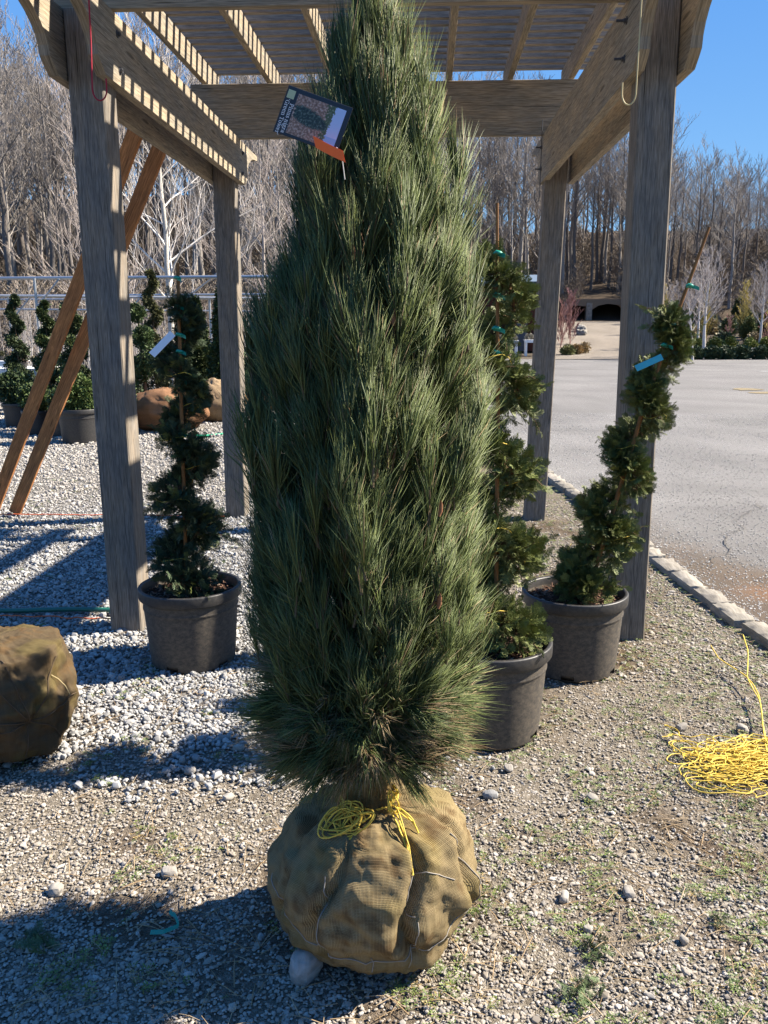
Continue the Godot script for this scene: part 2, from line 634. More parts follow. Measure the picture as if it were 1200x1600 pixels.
	# faded paint on the asphalt
	for q in [[0, -20.6, 7.30, 0.34, 0.42, "paint_yellow"], [0, -19.6, 7.25, 0.3, 0.3, "paint_yellow"], [0, -28.5, 11.4, 1.1, 0.3, "paint_white"]]:
		var pm := Msh.new()
		var ring := []
		var uv := []
		for k in 16:
			var an := TAU * k / 16
			var e := 1.0 + noise.get_noise_2d(cos(an) * 3.0 + q[1], sin(an) * 3.0) * 0.6
			var p := Vector3(q[2] + cos(an) * q[3] * e, 0.0145, q[1] + sin(an) * q[4] * e)
			ring.append(p); uv.append(Vector2(p.x, p.z))
		pm.face(ring, Vector3.UP, uv)
		var o := struct(pm, "road_marking", mats[q[5]])

	# cracks in the asphalt
	mat("crack_fill", lin(0.10, 0.092, 0.082), 0.95, null, null, 1, Vector3.ONE, false)
	for q in [[1.75, -5.3, 0.55, -0.9, 34], [2.6, -7.2, 0.9, -0.25, 40], [1.9, -9.4, 0.35, -1.0, 60], [4.2, -11.5, 1.0, -0.1, 50]]:
		var cm := Msh.new()
		var p := Vector3(q[0], 0.0155, q[1])
		var d := Vector3(q[2], 0, q[3]).normalized()
		for k in int(q[4]):
			var side := d.cross(Vector3.UP)
			var w := rr(0.002, 0.006)
			cm.vert(p - side * w, Vector3.UP); cm.vert(p + side * w, Vector3.UP)
			if k > 0:
				var b := cm.v.size() - 4
				cm.tri(b, b + 1, b + 2); cm.tri(b + 1, b + 3, b + 2)
			p += (d + side * rr(-0.8, 0.8)).normalized() * rr(0.04, 0.10)
		struct(cm, "asphalt_crack", mats["crack_fill"])

func smooth_normals(m: Msh, W: int, H: int) -> void:
	for j in H:
		for i in W:
			var a := m.v[j * W + maxi(i - 1, 0)]
			var b := m.v[j * W + mini(i + 1, W - 1)]
			var c := m.v[maxi(j - 1, 0) * W + i]
			var d := m.v[mini(j + 1, H - 1) * W + i]
			var nn := (b - a).cross(d - c)
			if nn.y < 0: nn = -nn
			m.n[j * W + i] = nn.normalized()

# a worn block: rounded box pushed about by noise
func rough_block(m: Msh, ctr: Vector3, ax: Vector3, hx: float, hy: float, hz: float, sd: int, amp := 0.012, roundness := 0.3) -> void:
	var f := FastNoiseLite.new()
	f.seed = sd
	f.frequency = 9.0
	var side := ax.cross(Vector3.UP).normalized()
	var N := 7
	for fc in 6:
		var first := m.v.size()
		for j in N + 1:
			for i in N + 1:
				var a := 2.0 * i / N - 1.0
				var b := 2.0 * j / N - 1.0
				var p: Vector3
				match fc:
					0: p = Vector3(1, a, b)
					1: p = Vector3(-1, a, b)
					2: p = Vector3(a, 1, b)
					3: p = Vector3(a, -1, b)
					4: p = Vector3(a, b, 1)
					_: p = Vector3(a, b, -1)
				var rd := p.normalized() * 1.32
				var q := p.lerp(rd, roundness)
				q = Vector3(q.x * hx, q.y * hy, q.z * hz)
				var dsp := f.get_noise_3dv(q + ctr) * amp + f.get_noise_3dv((q + ctr) * 3.0) * amp * 0.5
				q += p.normalized() * dsp
				m.vert(ctr + ax * q.x + Vector3.UP * q.y + side * q.z, (ax * p.x / hx + Vector3.UP * p.y / hy + side * p.z / hz).normalized(), Vector2.ZERO)
		for j in N:
			for i in N:
				var k := first + j * (N + 1) + i
				m.tri(k, k + 1, k + N + 1)
				m.tri(k + 1, k + N + 2, k + N + 1)
		for j in N + 1:
			for i in N + 1:
				var pa := m.v[first + j * (N + 1) + maxi(i - 1, 0)]
				var pb := m.v[first + j * (N + 1) + mini(i + 1, N)]
				var pc := m.v[first + maxi(j - 1, 0) * (N + 1) + i]
				var pd := m.v[first + mini(j + 1, N) * (N + 1) + i]
				var g := (pb - pa).cross(pd - pc)
				var idx := first + j * (N + 1) + i
				if g.dot(m.n[idx]) < 0: g = -g
				m.n[idx] = (g.normalized() * 2.0 + m.n[idx]).normalized()

# ---------------------------------------------------------------- pergola
func beam_profile(z0: float, z1: float, y0: float, y1: float) -> PackedVector2Array:
	# p = distance backwards (-z), q = height; both ends cut to a hollow curve
	var p := PackedVector2Array()
	p.append(Vector2(z0 + 0.52, y0))
	p.append(Vector2(z1 - 0.52, y0))
	p.append(Vector2(z1 - 0.47, y0 + 0.035))
	for k in 9:
		var t := k / 8.0
		p.append(Vector2(z1 - 0.44 + 0.40 * (1.0 - cos(t * PI * 0.5)), y0 + 0.06 + (y1 - y0 - 0.10) * sin(t * PI * 0.5)))
	p.append(Vector2(z1, y1 - 0.03))
	p.append(Vector2(z1, y1))
	p.append(Vector2(z0, y1))
	p.append(Vector2(z0, y1 - 0.03))
	for k in 9:
		var t := 1.0 - k / 8.0
		p.append(Vector2(z0 + 0.44 - 0.40 * (1.0 - cos(t * PI * 0.5)), y0 + 0.06 + (y1 - y0 - 0.10) * sin(t * PI * 0.5)))
	p.append(Vector2(z0 + 0.47, y0 + 0.035))
	return p

func build_pergola() -> void:
	var g := thing("pergola", "weathered grey timber pergola with slatted roof on four square posts", "pergola", Vector3(-0.33, 0, -5.4))
	var W := 0.158
	# posts: [base centre, top centre, top height]
	var posts := [
		[Vector3(-1.542, 0, -4.10), Vector3(-1.546, 2.86, -4.10)],
		[Vector3(0.952, 0, -4.09), Vector3(0.944, 2.86, -4.10)],
		[Vector3(-1.597, 0, -6.78), Vector3(-1.580, 2.86, -6.78)],
		[Vector3(0.800, 0, -6.72), Vector3(0.890, 2.86, -6.78)]]
	for q in posts:
		var m := Msh.new()
		m.bar(q[0] - Vector3(0, 0.05, 0), q[1], Vector3.RIGHT, W, W, 0.006, Vector2(rr(0, 3), rr(0, 3)))
		var po := part(m, "post", mats["post_wood"], g)
	# doubled side beams
	for b in [[-1.669, -1.716, "l"], [-1.4605, -1.5075, "l"], [0.827, 0.775, "r"], [1.034, 0.984, "r"]]:
		var m := Msh.new()
		var A := Vector3(b[0], 0, -3.42)
		var B := Vector3(b[1], 0, -7.42)
		var ap := (B - A).normalized()
		var y0 := 2.565 if b[2] == "l" else 2.535
		m.extrude(beam_profile(0.0, 4.0, y0, 2.862), A, ap, Vector3.UP, Vector3.RIGHT, 0.046, Vector2(rr(0, 3), rr(0, 3)))
		var o := part(m, "side_beam", mats["beam_wood"], g)
		# bolts through beam and post
		for zz in [-4.13, -6.80]:
			for yy in [2.63, 2.78]:
				if b[0] == 0.827 or b[0] == -1.4605:
					var bm := Msh.new()
					var t: float = (-zz - 3.42) / 4.0
					var xb := lerpf(b[0], b[1], t)
					var sgn := -1.0 if b[2] == "r" else 1.0
					var x0 := xb + (0.0 if b[2] == "r" else 0.046)
					var P := Vector3(x0, yy, zz + rr(-0.02, 0.02))
					var len := 0.045 if b[2] == "r" else 0.014
					bm.tube([P, P + Vector3(sgn * 0.004, 0, 0)], [0.017, 0.017], 12, Vector2.ONE, true)
					bm.tube([P + Vector3(sgn * 0.004, 0, 0), P + Vector3(sgn * 0.014, 0, 0)], [0.011, 0.011], 6, Vector2.ONE, true)
					bm.tube([P + Vector3(sgn * 0.01, 0, 0), P + Vector3(sgn * len, 0, 0)], [0.006, 0.006], 8, Vector2.ONE, true)
					part(bm, "bolt", mats["steel_dark"], o)
	# cross beams
	for zz in [-4.06, -6.72]:
		var m := Msh.new()
		m.bar(Vector3(-1.80, 3.053, zz - 0.023), Vector3(1.10, 3.033, zz - 0.023), Vector3(0, 0, 1), 0.046, 0.375, 0.003, Vector2(rr(0, 3), rr(0, 3)))
		part(m, "cross_beam", mats["beam_wood"], g)
	# rafters
	for x in [-1.70, -1.215, -0.746, -0.32, 0.105, 0.545, 0.985]:
		var m := Msh.new()
		var drop: float = -0.007 * (x + 0.3)
		m.bar(Vector3(x + 0.012, 3.322 + drop, -3.36), Vector3(x - 0.012, 3.322 + drop, -7.16), Vector3.RIGHT, 0.042, 0.15, 0.003, Vector2(rr(0, 3), rr(0, 3)))
		part(m, "rafter", mats["beam_wood"], g)
	# slats
	for k in 27:
		var m := Msh.new()
		var zz := -3.38 - k * 0.1435 + rr(-0.006, 0.006)
		m.bar(Vector3(-1.86 + rr(-0.01, 0.01), 3.428 + rr(-0.001, 0.001), zz + rr(-0.006, 0.006)), Vector3(1.16 + rr(-0.01, 0.01), 3.410, zz + rr(-0.006, 0.006)), Vector3(0, 0, 1), 0.041, 0.042, 0.003, Vector2(rr(0, 3), rr(0, 3)))
		part(m, "slat", mats["slat_wood"], g)

	# two raking boards that prop the left side
	for b in [[Vector3(-3.70, 0.0, -6.86), Vector3(-1.745, 2.72, -5.38), "brown sawn prop board whose top meets the side beam nearer the front post"], [Vector3(-3.44, 0.0, -6.70), Vector3(-1.745, 2.62, -5.72), "brown sawn prop board whose top meets the side beam nearer the back post"]]:
		var m := Msh.new()
		var t: Vector3 = (b[1] - b[0]).normalized()
		m.bar(b[0] + t * 0.03, b[1], Vector3(0.1, 0, 1), 0.042, 0.092, 0.003, Vector2(rr(0, 3), rr(0, 3)))
		var o := part(m, "brace_board", mats["brace_wood"])
		tag(o, b[2], "board", "raking brace boards")

	# cord hooks hanging from the beams
	for q in [["red_cord", -1.358, -1.30, 2.43, "thin dark red cord hook hanging beside the post nearer the raking boards"], ["steel_dark", 0.735, 0.70, 2.40, "short dark wire hook hanging under the side beam at the back post"], ["tan_cord", 0.765, 0.712, 2.375, "thin tan cord hook hanging beside the post by the asphalt"]]:
		var m := Msh.new()
		var pts := []
		var x0: float = q[1]
		var x1: float = q[2]
		var y: float = q[3]
		var zz := -3.6 if q[0] != "steel_dark" else -6.45
		pts.append(Vector3(x0 + 0.008, 2.90, zz - 0.02)); pts.append(Vector3(x0 + 0.004, 2.6, zz - 0.01)); pts.append(Vector3(x0, y, zz))
		for k in 9:
			var an := PI * k / 8.0
			pts.append(Vector3(lerpf(x0, x1, 0.5 - 0.5 * cos(an)), y - 0.042 * sin(an) - 0.008, zz))
		pts.append(Vector3(x1, y + 0.03, zz))
		var rad := []
		for p in pts: rad.append(0.0032)
		m.tube(pts, rad, 6)
		# knot round the slat end above
		var o := part(m, "cord_hook", mats[q[0]])
		tag(o, q[4], "cord")

# ---------------------------------------------------------------- the pine
const PINE := [[0.40, -0.150, 0.05], [0.455, -0.158, 0.13], [0.54, -0.156, 0.215], [0.62, -0.165, 0.258], [0.70, -0.166, 0.272], [0.79, -0.155, 0.273], [0.95, -0.142, 0.273], [1.10, -0.139, 0.274], [1.24, -0.144, 0.270], [1.38, -0.145, 0.263], [1.52, -0.142, 0.252], [1.65, -0.135, 0.238], [1.77, -0.124, 0.200], [1.90, -0.128, 0.172], [2.02, -0.128, 0.142], [2.13, -0.122, 0.085], [2.22, -0.118, 0.055], [2.36, -0.115, 0.015]]
const PINE_Z := -1.885

func pine_tuft(sd: int, count: int, L: float, nl: float, spread: float, dead: float) -> ArrayMesh:
	var g := RandomNumberGenerator.new()
	g.seed = sd
	var m := Msh.new()
	# twig
	m.col = Color(0.10, 0.075, 0.05)
	m.tube([Vector3.ZERO, Vector3(0.003, L * 0.5, 0), Vector3(0, L, 0.002)], [0.0035, 0.003, 0.002], 5)
	for k in count:
		var t := pow(g.randf(), 0.75)
		var a := g.randf_range(0, TAU)
		var tilt := spread * g.randf_range(0.25, 1.5) * lerpf(1.15, 0.45, t)
		var out := Vector3(cos(a), 0, sin(a))
		var d := (Vector3.UP * cos(tilt) + out * sin(tilt)).normalized()
		var len := nl * g.randf_range(0.55, 1.12)
		var p0 := Vector3(0, L * t, 0) + out * 0.002
		var bend := (Vector3.UP * 0.55 - out * 0.2 + Vector3(g.randf_range(-1, 1), g.randf_range(-1, 1), g.randf_range(-1, 1)) * 0.8) * len * 0.17
		var p1 := p0 + d * len * 0.5
		var p2 := p0 + d * len + bend
		var b := g.randf_range(0.5, 1.5)
		var hue := g.randf()
		m.col = Color(0.062, 0.084, 0.034).lerp(Color(0.124, 0.146, 0.046), hue) * b
		if g.randf() < dead:
			m.col = Color(0.25, 0.18, 0.10) * b
		var sd2 := d.cross(Vector3(0.3, 0.2, 0.9)).normalized()
		var wd := d.cross(sd2)
		var f := m.v.size()
		for e in 2:
			var pe := p0 if e == 0 else p1
			for q in 3:
				var an := TAU * q / 3.0
				var dn := sd2 * cos(an) + wd * sin(an)
				m.vert(pe + dn * 0.00098, dn)
		m.vert(p2, d)
		for q in 3:
			var q2 := (q + 1) % 3
			m.tri(f + q, f + q2, f + 3 + q)
			m.tri(f + q2, f + 3 + q2, f + 3 + q)
			m.tri(f + 3 + q, f + 3 + q2, f + 6)
	return m.mesh(mats["needle"])

func pine_r(h: float, an: float) -> float:
	var tb := table(PINE, h)
	var lump := noise.get_noise_3d(cos(an) * 2.2, h * 2.0, sin(an) * 2.2) * 0.06 + noise.get_noise_3d(cos(an) * 5.0 + 20.0, h * 2.4, sin(an) * 5.0) * 0.06 - 0.006
	return maxf(0.01, tb.y + lump * clampf(tb.y * 6.0, 0.3, 1.0))

func build_pine() -> void:
	var g := thing("pine_tree", "tall narrow dark green pine with its roots balled in tan burlap", "tree", Vector3(-0.135, 0, PINE_Z))
	# trunk and limbs
	var tm := Msh.new()
	tm.col = Color(0.16, 0.11, 0.07)
	var tp := []
	var tr := []
	for k in 12:
		var h := lerpf(0.34, 2.2, k / 11.0)
		tp.append(Vector3(lerpf(-0.15, table(PINE, h).x, 0.8) + sin(h * 5.0) * 0.006, h, PINE_Z + cos(h * 4.0) * 0.006))
		tr.append(lerpf(0.027, 0.006, k / 11.0))
	tm.tube(tp, tr, 10, Vector2(2, 2))
	part(tm, "trunk", mats["bark"], g)
	var lm := Msh.new()
	lm.col = Color(0.13, 0.09, 0.06)
	var tufts := []
	# living shoots, then old ones with dry brown needles among the green
	for q in 12:
		var sh: Array = [[84, 0.085, 0.118, 0.46], [74, 0.11, 0.114, 0.36], [88, 0.065, 0.122, 0.60], [64, 0.10, 0.110, 0.30]][q % 4]
		tufts.append(pine_tuft(q + 1, sh[0], sh[1], sh[2], sh[3], 0.025 if q < 8 else 0.6))
	var js := Joined.new()
	var n := 0
	while n < 1450:
		var h := rr(0.47, 2.34)
		var tb := table(PINE, h)
		if rng.randf() > (tb.y + 0.03) / 0.30:
			continue
		var an := rr(0, TAU)
		if noise.get_noise_3d(cos(an) * 4.5 + 7.0, h * 2.2, sin(an) * 4.5) < -0.06 and rng.randf() < 0.75:
			continue
		n += 1
		var inner := rng.randf() < 0.20
		var R := pine_r(h, an) * (rr(0.45, 0.75) if inner else 1.0) - rr(0.0, 0.035) - 0.010 * smoothstep(1.45, 1.75, h)
		var out := Vector3(cos(an), 0, sin(an))
		# shoots stand up along the crown and turn outwards and down towards its foot
		var lean: float
		if h > 1.75: lean = rr(0.05, 0.32)
		elif h > 1.0: lean = rr(0.06, 0.48)
		elif h > 0.78: lean = rr(0.25, 0.8)
		else: lean = lerpf(1.95, 1.0, smoothstep(0.45, 0.78, h)) + rr(-0.35, 0.3)
		var d := (Vector3.UP * cos(lean) + out * sin(lean)).normalized()
		d = (d + rdir() * 0.2).normalized()
		var tip := Vector3(tb.x - 0.006, h, PINE_Z) + out * R * 0.965
		var which := rng.randi_range(0, 3)
		if h > 1.9: which = 1 if rng.randf() < 0.5 else 3
		var s := rr(0.7, 1.15)
		if h > 2.1: s *= 0.8
		var base := tip - d * 0.19 * s
		if h < 0.6 and base.y < 0.42: base.y = 0.42 + rr(0, 0.06)
		var ti := rng.randi_range(0, 1)
		if h < 0.64 and rng.randf() < 0.4: ti = 2
		js.add(tufts[which + 4 * ti], Transform3D(basis_y(d, rr(0, TAU)).scaled(Vector3.ONE * s), base), which)
		if n % 7 == 0:
			var hb := maxf(0.40, base.y - rr(0.10, 0.25))
			var st := Vector3(lerpf(-0.15, table(PINE, hb).x, 0.8), hb, PINE_Z)
			lm.tube([st, st.lerp(base, 0.5) + Vector3(0, -0.02, 0) + rdir() * 0.01, base], [0.007, 0.005, 0.0035], 5)
	# skirt of old shoots standing out and hanging over the neck
	for k in 230:
		var an := rr(0, TAU)
		var out := Vector3(cos(an), 0, sin(an))
		var wide := k % 3 != 0
		var lean := rr(1.15, 1.8) if wide else rr(1.6, 2.2)
		var d := (Vector3.UP * cos(lean) + out * sin(lean) + rdir() * 0.25).normalized()
		var base := Vector3(-0.160, rr(0.52, 0.70), PINE_Z) + out * (rr(0.08, 0.145) if wide else rr(0.01, 0.07))
		var ti := 2 if rng.randf() < 0.5 else 0
		js.add(tufts[rng.randi_range(0, 3) + 4 * ti], Transform3D(basis_y(d, rr(0, TAU)).scaled(Vector3.ONE * rr(0.75, 1.08)), base), k % 4)
		if k % 5 == 0:
			var st := Vector3(-0.15, base.y + rr(-0.02, 0.04), PINE_Z)
			lm.tube([st, st.lerp(base, 0.5) + rdir() * 0.008, base], [0.006, 0.0045, 0.0035], 5)
	part(lm, "branches", mats["bark_far"], g)
	joined(js, "needles", mats["needle"], g)
	# a few old brown cones and buds among the needles
	for q in [[0.62, 1.30, 0.16], [0.85, 1.12, 0.23], [1.25, 1.5, 0.2], [1.45, 1.2, 0.22], [0.9, 0.93, 0.25], [1.7, 1.62, 0.18]]:
		var an: float = q[0]
		var h: float = q[1]
		var m := Msh.new()
		m.col = Color(0.20, 0.10, 0.055)
		var P := Vector3(table(PINE, h).x + cos(an) * q[2], h, PINE_Z + sin(an) * q[2])
		m.tube([P, P + Vector3(0.002, 0.01, 0), P + Vector3(0.003, 0.024, 0.002), P + Vector3(0.004, 0.034, 0.003)], [0.003, 0.006, 0.005, 0.001], 7)
		part(m, "bud", mats["bark_far"], g)

	# burlap root ball
	var ball := burlap_ball(Vector3(-0.138, 0.188, PINE_Z), Vector3(0.242, 0.192, 0.236), 101, [[1.98, 0.065, 0.09], [1.12, 0.095, 0.11], [0.35, 0.055, 0.1], [2.6, 0.03, 0.09], [-1.1, 0.03, 0.1], [-2.4, 0.03, 0.1]], Color(0.39, 0.335, 0.225), 0.22)
	var bp := part(ball.mesh, "root_ball", mats["burlap"], g)
	# gathered neck
	var nm := Msh.new()
	nm.col = Color(0.30, 0.22, 0.11)
	var prof := []
	for k in 9:
		var t := k / 8.0
		prof.append(Vector2(lerpf(0.10, 0.040, pow(t, 0.5)) + 0.006 * sin(t * 9.0), lerpf(0.352, 0.445, t)))
	nm.lathe(prof, 40, Vector3(-0.15, 0, PINE_Z), Vector2(6, 14))
	for k in nm.v.size():
		var p: Vector3 = nm.v[k]
		var an := atan2(p.z - PINE_Z, p.x + 0.15)
		var sh := 1.0 + 0.14 * sin(an * 11.0 + p.y * 30.0) + 0.1 * noise.get_noise_3d(p.x * 18, p.y * 18, p.z * 18)
		nm.v[k] = Vector3(-0.15 + (p.x + 0.15) * sh, p.y, PINE_Z + (p.z - PINE_Z) * sh)
	part(nm, "burlap_neck", mats["burlap"], bp)
	# grey lacing round the ball: lists of (azimuth, polar) with polar 0 at the top
	var lace := [
		[[2.75, 1.35], [2.5, 1.62], [2.2, 1.86], [1.9, 1.98], [1.6, 2.06], [1.3, 2.08], [1.0, 2.0], [0.7, 1.85], [0.4, 1.62]],
		[[1.10, 0.98], [1.16, 1.10], [1.19, 1.25], [1.18, 1.42], [1.13, 1.40]],
		[[1.10, 0.98], [0.95, 0.98], [0.8, 1.06], [0.66, 1.18]],
		[[2.02, 1.0], [2.0, 1.3], [2.03, 1.6], [2.0, 1.9], [1.98, 2.1]],
		[[1.12, 1.45], [1.14, 1.7], [1.10, 2.0], [1.12, 2.25]],
		[[0.42, 0.8], [0.36, 1.1], [0.35, 1.4], [0.3, 1.8]],
		[[1.55, 1.98], [1.52, 2.1], [1.54, 2.2]]]
	for path in lace:
		var pts := []
		for k in path.size() - 1:
			for s in 6:
				var t := s / 6.0
				pts.append(ball.at(lerpf(path[k][0], path[k + 1][0], t), lerpf(path[k][1], path[k + 1][1], t), 0.0015))
		pts.append(ball.at(path[-1][0], path[-1][1], 0.0015))
		var rad := []
		for p in pts: rad.append(0.0012)
		var m := Msh.new()
		m.tube(pts, rad, 5)
		part(m, "lacing_string", mats["twine_grey"], g)
	# yellow twine: wraps at the neck, a hank to one side and strands to the lacing
	var ym := Msh.new()
	for k in 9:
		var pts := []
		var ph := rr(0, TAU)
		var rad := []
		for s in 33:
			var an := TAU * s / 32.0
			var R := 0.064 + 0.004 * sin(an * 3.0 + ph) + 0.003 * k * 0.4
			pts.append(Vector3(-0.15 + cos(an) * R, 0.392 - k * 0.0035 + 0.006 * sin(an + ph) - 0.012 * sin(an), PINE_Z + sin(an) * R))
			rad.append(0.0019)
		ym.col = Color.WHITE * rr(0.75, 1.15)
		ym.tube(pts, rad, 5)
	part(ym, "twine_wraps", mats["twine_yellow"], g)
	var hm := Msh.new()
	for k in 15:
		var pts := []
		var rad := []
		var ph := rr(0, TAU)
		var sx := rr(0.018, 0.054)
		var sy := rr(0.008, 0.028)
		var off := Vector3(rr(-0.016, 0.022), rr(-0.006, 0.02), rr(-0.016, 0.010))
		for s in 25:
			var an := TAU * s / 24.0
			var px := -0.200 + cos(an) * sx + 0.01 * sin(an * 2.0 + ph)
			var pz := PINE_Z + 0.103 + sin(an) * sy * 1.1
			var py := 0.368 + sin(an + 2.6) * 0.022 + 0.010 * sin(an * 2.0 + ph)
			pts.append(Vector3(px, py, pz) + off)
			rad.append(0.0019)
		hm.col = Color.WHITE * rr(0.7, 1.15)
		hm.tube(pts, rad, 5)
	part(hm, "twine_hank", mats["twine_yellow"], g)
	var knot := Vector3(-0.088, 0.392, PINE_Z + 0.07)
	var low: Vector3 = ball.at(1.10, 0.97, 0.004)
	var side: Vector3 = ball.at(0.72, 0.62, 0.004)
	var ends := [low, low, low, low, side, side, side]
	for k in ends.size():
		var e: Vector3 = ends[k]
		var st := knot + rdir() * 0.012
		var pts := []
		var rad := []
		for s in 9:
			var t := s / 8.0
			var p := st.lerp(e + rdir() * 0.001, t)
			var dv := p - Vector3(-0.135, 0.192, PINE_Z)
			p += dv.normalized() * sin(t * PI) * rr(0.012, 0.02)
			pts.append(p); rad.append(0.0018)
		var m := Msh.new()
		m.col = Color.WHITE * rr(0.8, 1.15)
		m.tube(pts, rad, 5)
		part(m, "twine_strand", mats["twine_yellow"], g)
	for k in 5:
		var pts := []
		var rad := []
		var ph := rr(0, TAU)
		for s in 17:
			var an := TAU * s / 16.0
			pts.append(knot + Vector3(0.013 * cos(an + ph), 0.012 + 0.026 * sin(an) + 0.004 * k, 0.010 * sin(an * 2.0 + ph)))
			rad.append(0.0018)
		var m := Msh.new()
		m.tube(pts, rad, 5)
		part(m, "twine_bow", mats["twine_yellow"], g)

	# stone wedged under the ball
	var sm := Msh.new()
	sm.col = Color(0.40, 0.39, 0.37)
	rough_block(sm, Vector3(-0.290, 0.022, -1.742), Vector3(0.85, 0.0, 0.5).normalized(), 0.026, 0.034, 0.034, 8, 0.016, 0.8)
	var so := part(sm, "wedge_stone", mats["rock"])
	tag(so, "pale grey stone wedged under the burlap root ball of the pine", "stone")

	# printed hang tag
	var T := thing("hang_tag", "black edged plant tag printed with a tree picture, hanging in the pine", "plant tag", Vector3(-0.222, 1.865, -1.655))
	var ax := Vector3(0.925, -0.352, 0.12).normalized()
	var nz := Vector3(-0.06, 0.10, 1.0)
	nz = (nz - ax * nz.dot(ax)).normalized()
	var ay := nz.cross(ax)
	T.transform.basis = Basis(ax, ay, nz)
	var cm := Msh.new()
	cm.bar(Vector3(-0.063, 0, 0), Vector3(0.063, 0, 0), Vector3.UP, 0.085, 0.0016, 0.0006)
	part(cm, "card", mats["black_card"], T, false)
	var pm := Msh.new()
	pm.face([Vector3(-0.040, -0.037, 0.0012), Vector3(0.054, -0.037, 0.0012), Vector3(0.054, 0.034, 0.0012), Vector3(-0.040, 0.034, 0.0012)], Vector3(0, 0, 1), [Vector2(0, 1), Vector2(1, 1), Vector2(1, 0), Vector2(0, 0)])
	part(pm, "printed_picture", mat("tag_print", Color.WHITE, 0.35, tex_from(tag_print()), null, 1, Vector3.ONE, false, 0.5), T, false)
	var em := Msh.new()
	em.face([Vector3(-0.060, 0.021, 0.0012), Vector3(-0.046, 0.021, 0.0012), Vector3(-0.046, 0.036, 0.0012), Vector3(-0.060, 0.036, 0.0012)], Vector3(0, 0, 1), [Vector2.ZERO, Vector2.ONE, Vector2.ONE, Vector2.ZERO])
	part(em, "pale_square", mat("tag_square", lin(0.42, 0.46, 0.27), 0.4, null, null, 1, Vector3.ONE, false), T, false)
	var font := SystemFont.new()
	font.font_names = PackedStringArray(["Droid Serif"])
	for q in [["Pinus nigra", -0.0455, 0.0098], ["'Green Tower'", -0.0555, 0.0098]]:
		var t := TextMesh.new()
		t.text = q[0]
		t.font = font
		t.font_size = 32
		t.pixel_size = 0.0098 / 32.0
		t.depth = 0.0002
		t.material = mats["ink_white"]
		var o := MeshInstance3D.new()
		o.mesh = t
		put(o, "lettering", T, false)
		o.rotation.z = -PI / 2
		o.position = Vector3(q[1], -0.013, 0.0013)
	var ring := Msh.new()
	ring.tube([Vector3(0.058, -0.03, 0.0), Vector3(0.066, -0.036, 0.006), Vector3(0.074, -0.046, -0.01), Vector3(0.082, -0.07, -0.04)], [0.0009, 0.0009, 0.0009, 0.0009], 5)
	part(ring, "hanging_loop", mats["white_plastic"], T, false)
	# orange strip tag below it
	var om := Msh.new()
	var s0 := Vector3(-0.216, 1.822, -1.625)
	var dx := Vector3(0.88, -0.44, 0.1).normalized()
	var dy := Vector3(-0.2, 0.92, 0.18).normalized()
	var nn := dx.cross(dy).normalized()
	for k in 9:
		var t := k / 8.0
		var c := s0 + dx * 0.06 * t + nn * 0.004 * sin(t * 3.0)
		om.vert(c - dy * 0.010, nn); om.vert(c + dy * 0.010, nn)
		if k > 0:
			var b := om.v.size() - 4
			om.tri(b, b + 1, b + 2); om.tri(b + 1, b + 3, b + 2)
	for k in 9:
		var t := k / 8.0
		var c := s0 + dx * 0.06 * t + nn * (0.004 * sin(t * 3.0) - 0.0008)
		om.vert(c - dy * 0.010, -nn); om.vert(c + dy * 0.010, -nn)
		if k > 0:
			var b := om.v.size() - 4
			om.tri(b, b + 1, b + 2); om.tri(b + 1, b + 3, b + 2)
	var oo := part(om, "strip_tag", mats["orange_tag"])
	tag(oo, "small orange plastic strip tag tied in the pine below the printed tag", "plant tag")

func tag_print() -> Image:
	# generic picture of a narrow conifer lying across bare soil, pale sky at one end
	var im := Image.create(188, 142, false, Image.FORMAT_RGBA8)
	var f := FastNoiseLite.new()
	f.seed = 6
	f.frequency = 0.09
	f.fractal_octaves = 4
	for y in 142:
		for x in 188:
			var n := f.get_noise_2d(x, y)
			var c := Color(0.56, 0.43, 0.34).lightened(clampf(n * 0.6, 0, 0.4)).darkened(clampf(-n * 0.6, 0, 0.4))
			if x > 150 - (y * 0.08) + n * 8.0:
				c = Color(0.66, 0.74, 0.86)
				if y > 105: c = Color(0.50, 0.66, 0.82)
			elif x > 122 + n * 20.0:
				c = Color(0.27, 0.31, 0.17).lightened(clampf(n * 0.5, 0, 0.3))
			var tx := x / 150.0
			var half := 30.0 * pow(sin(clampf(0.12 + tx * 0.95, 0, 1) * PI), 0.55) + n * 10.0
			if tx < 1.0 and absf(y - (58.0 + 22.0 * tx)) < half and x > 3 + n * 10.0:
				c = Color(0.17, 0.21, 0.14).lightened(clampf(n * 0.5, 0, 0.3)).darkened(clampf(-n * 0.8, 0, 0.4))
			im.set_pixel(x, y, c)
	return im

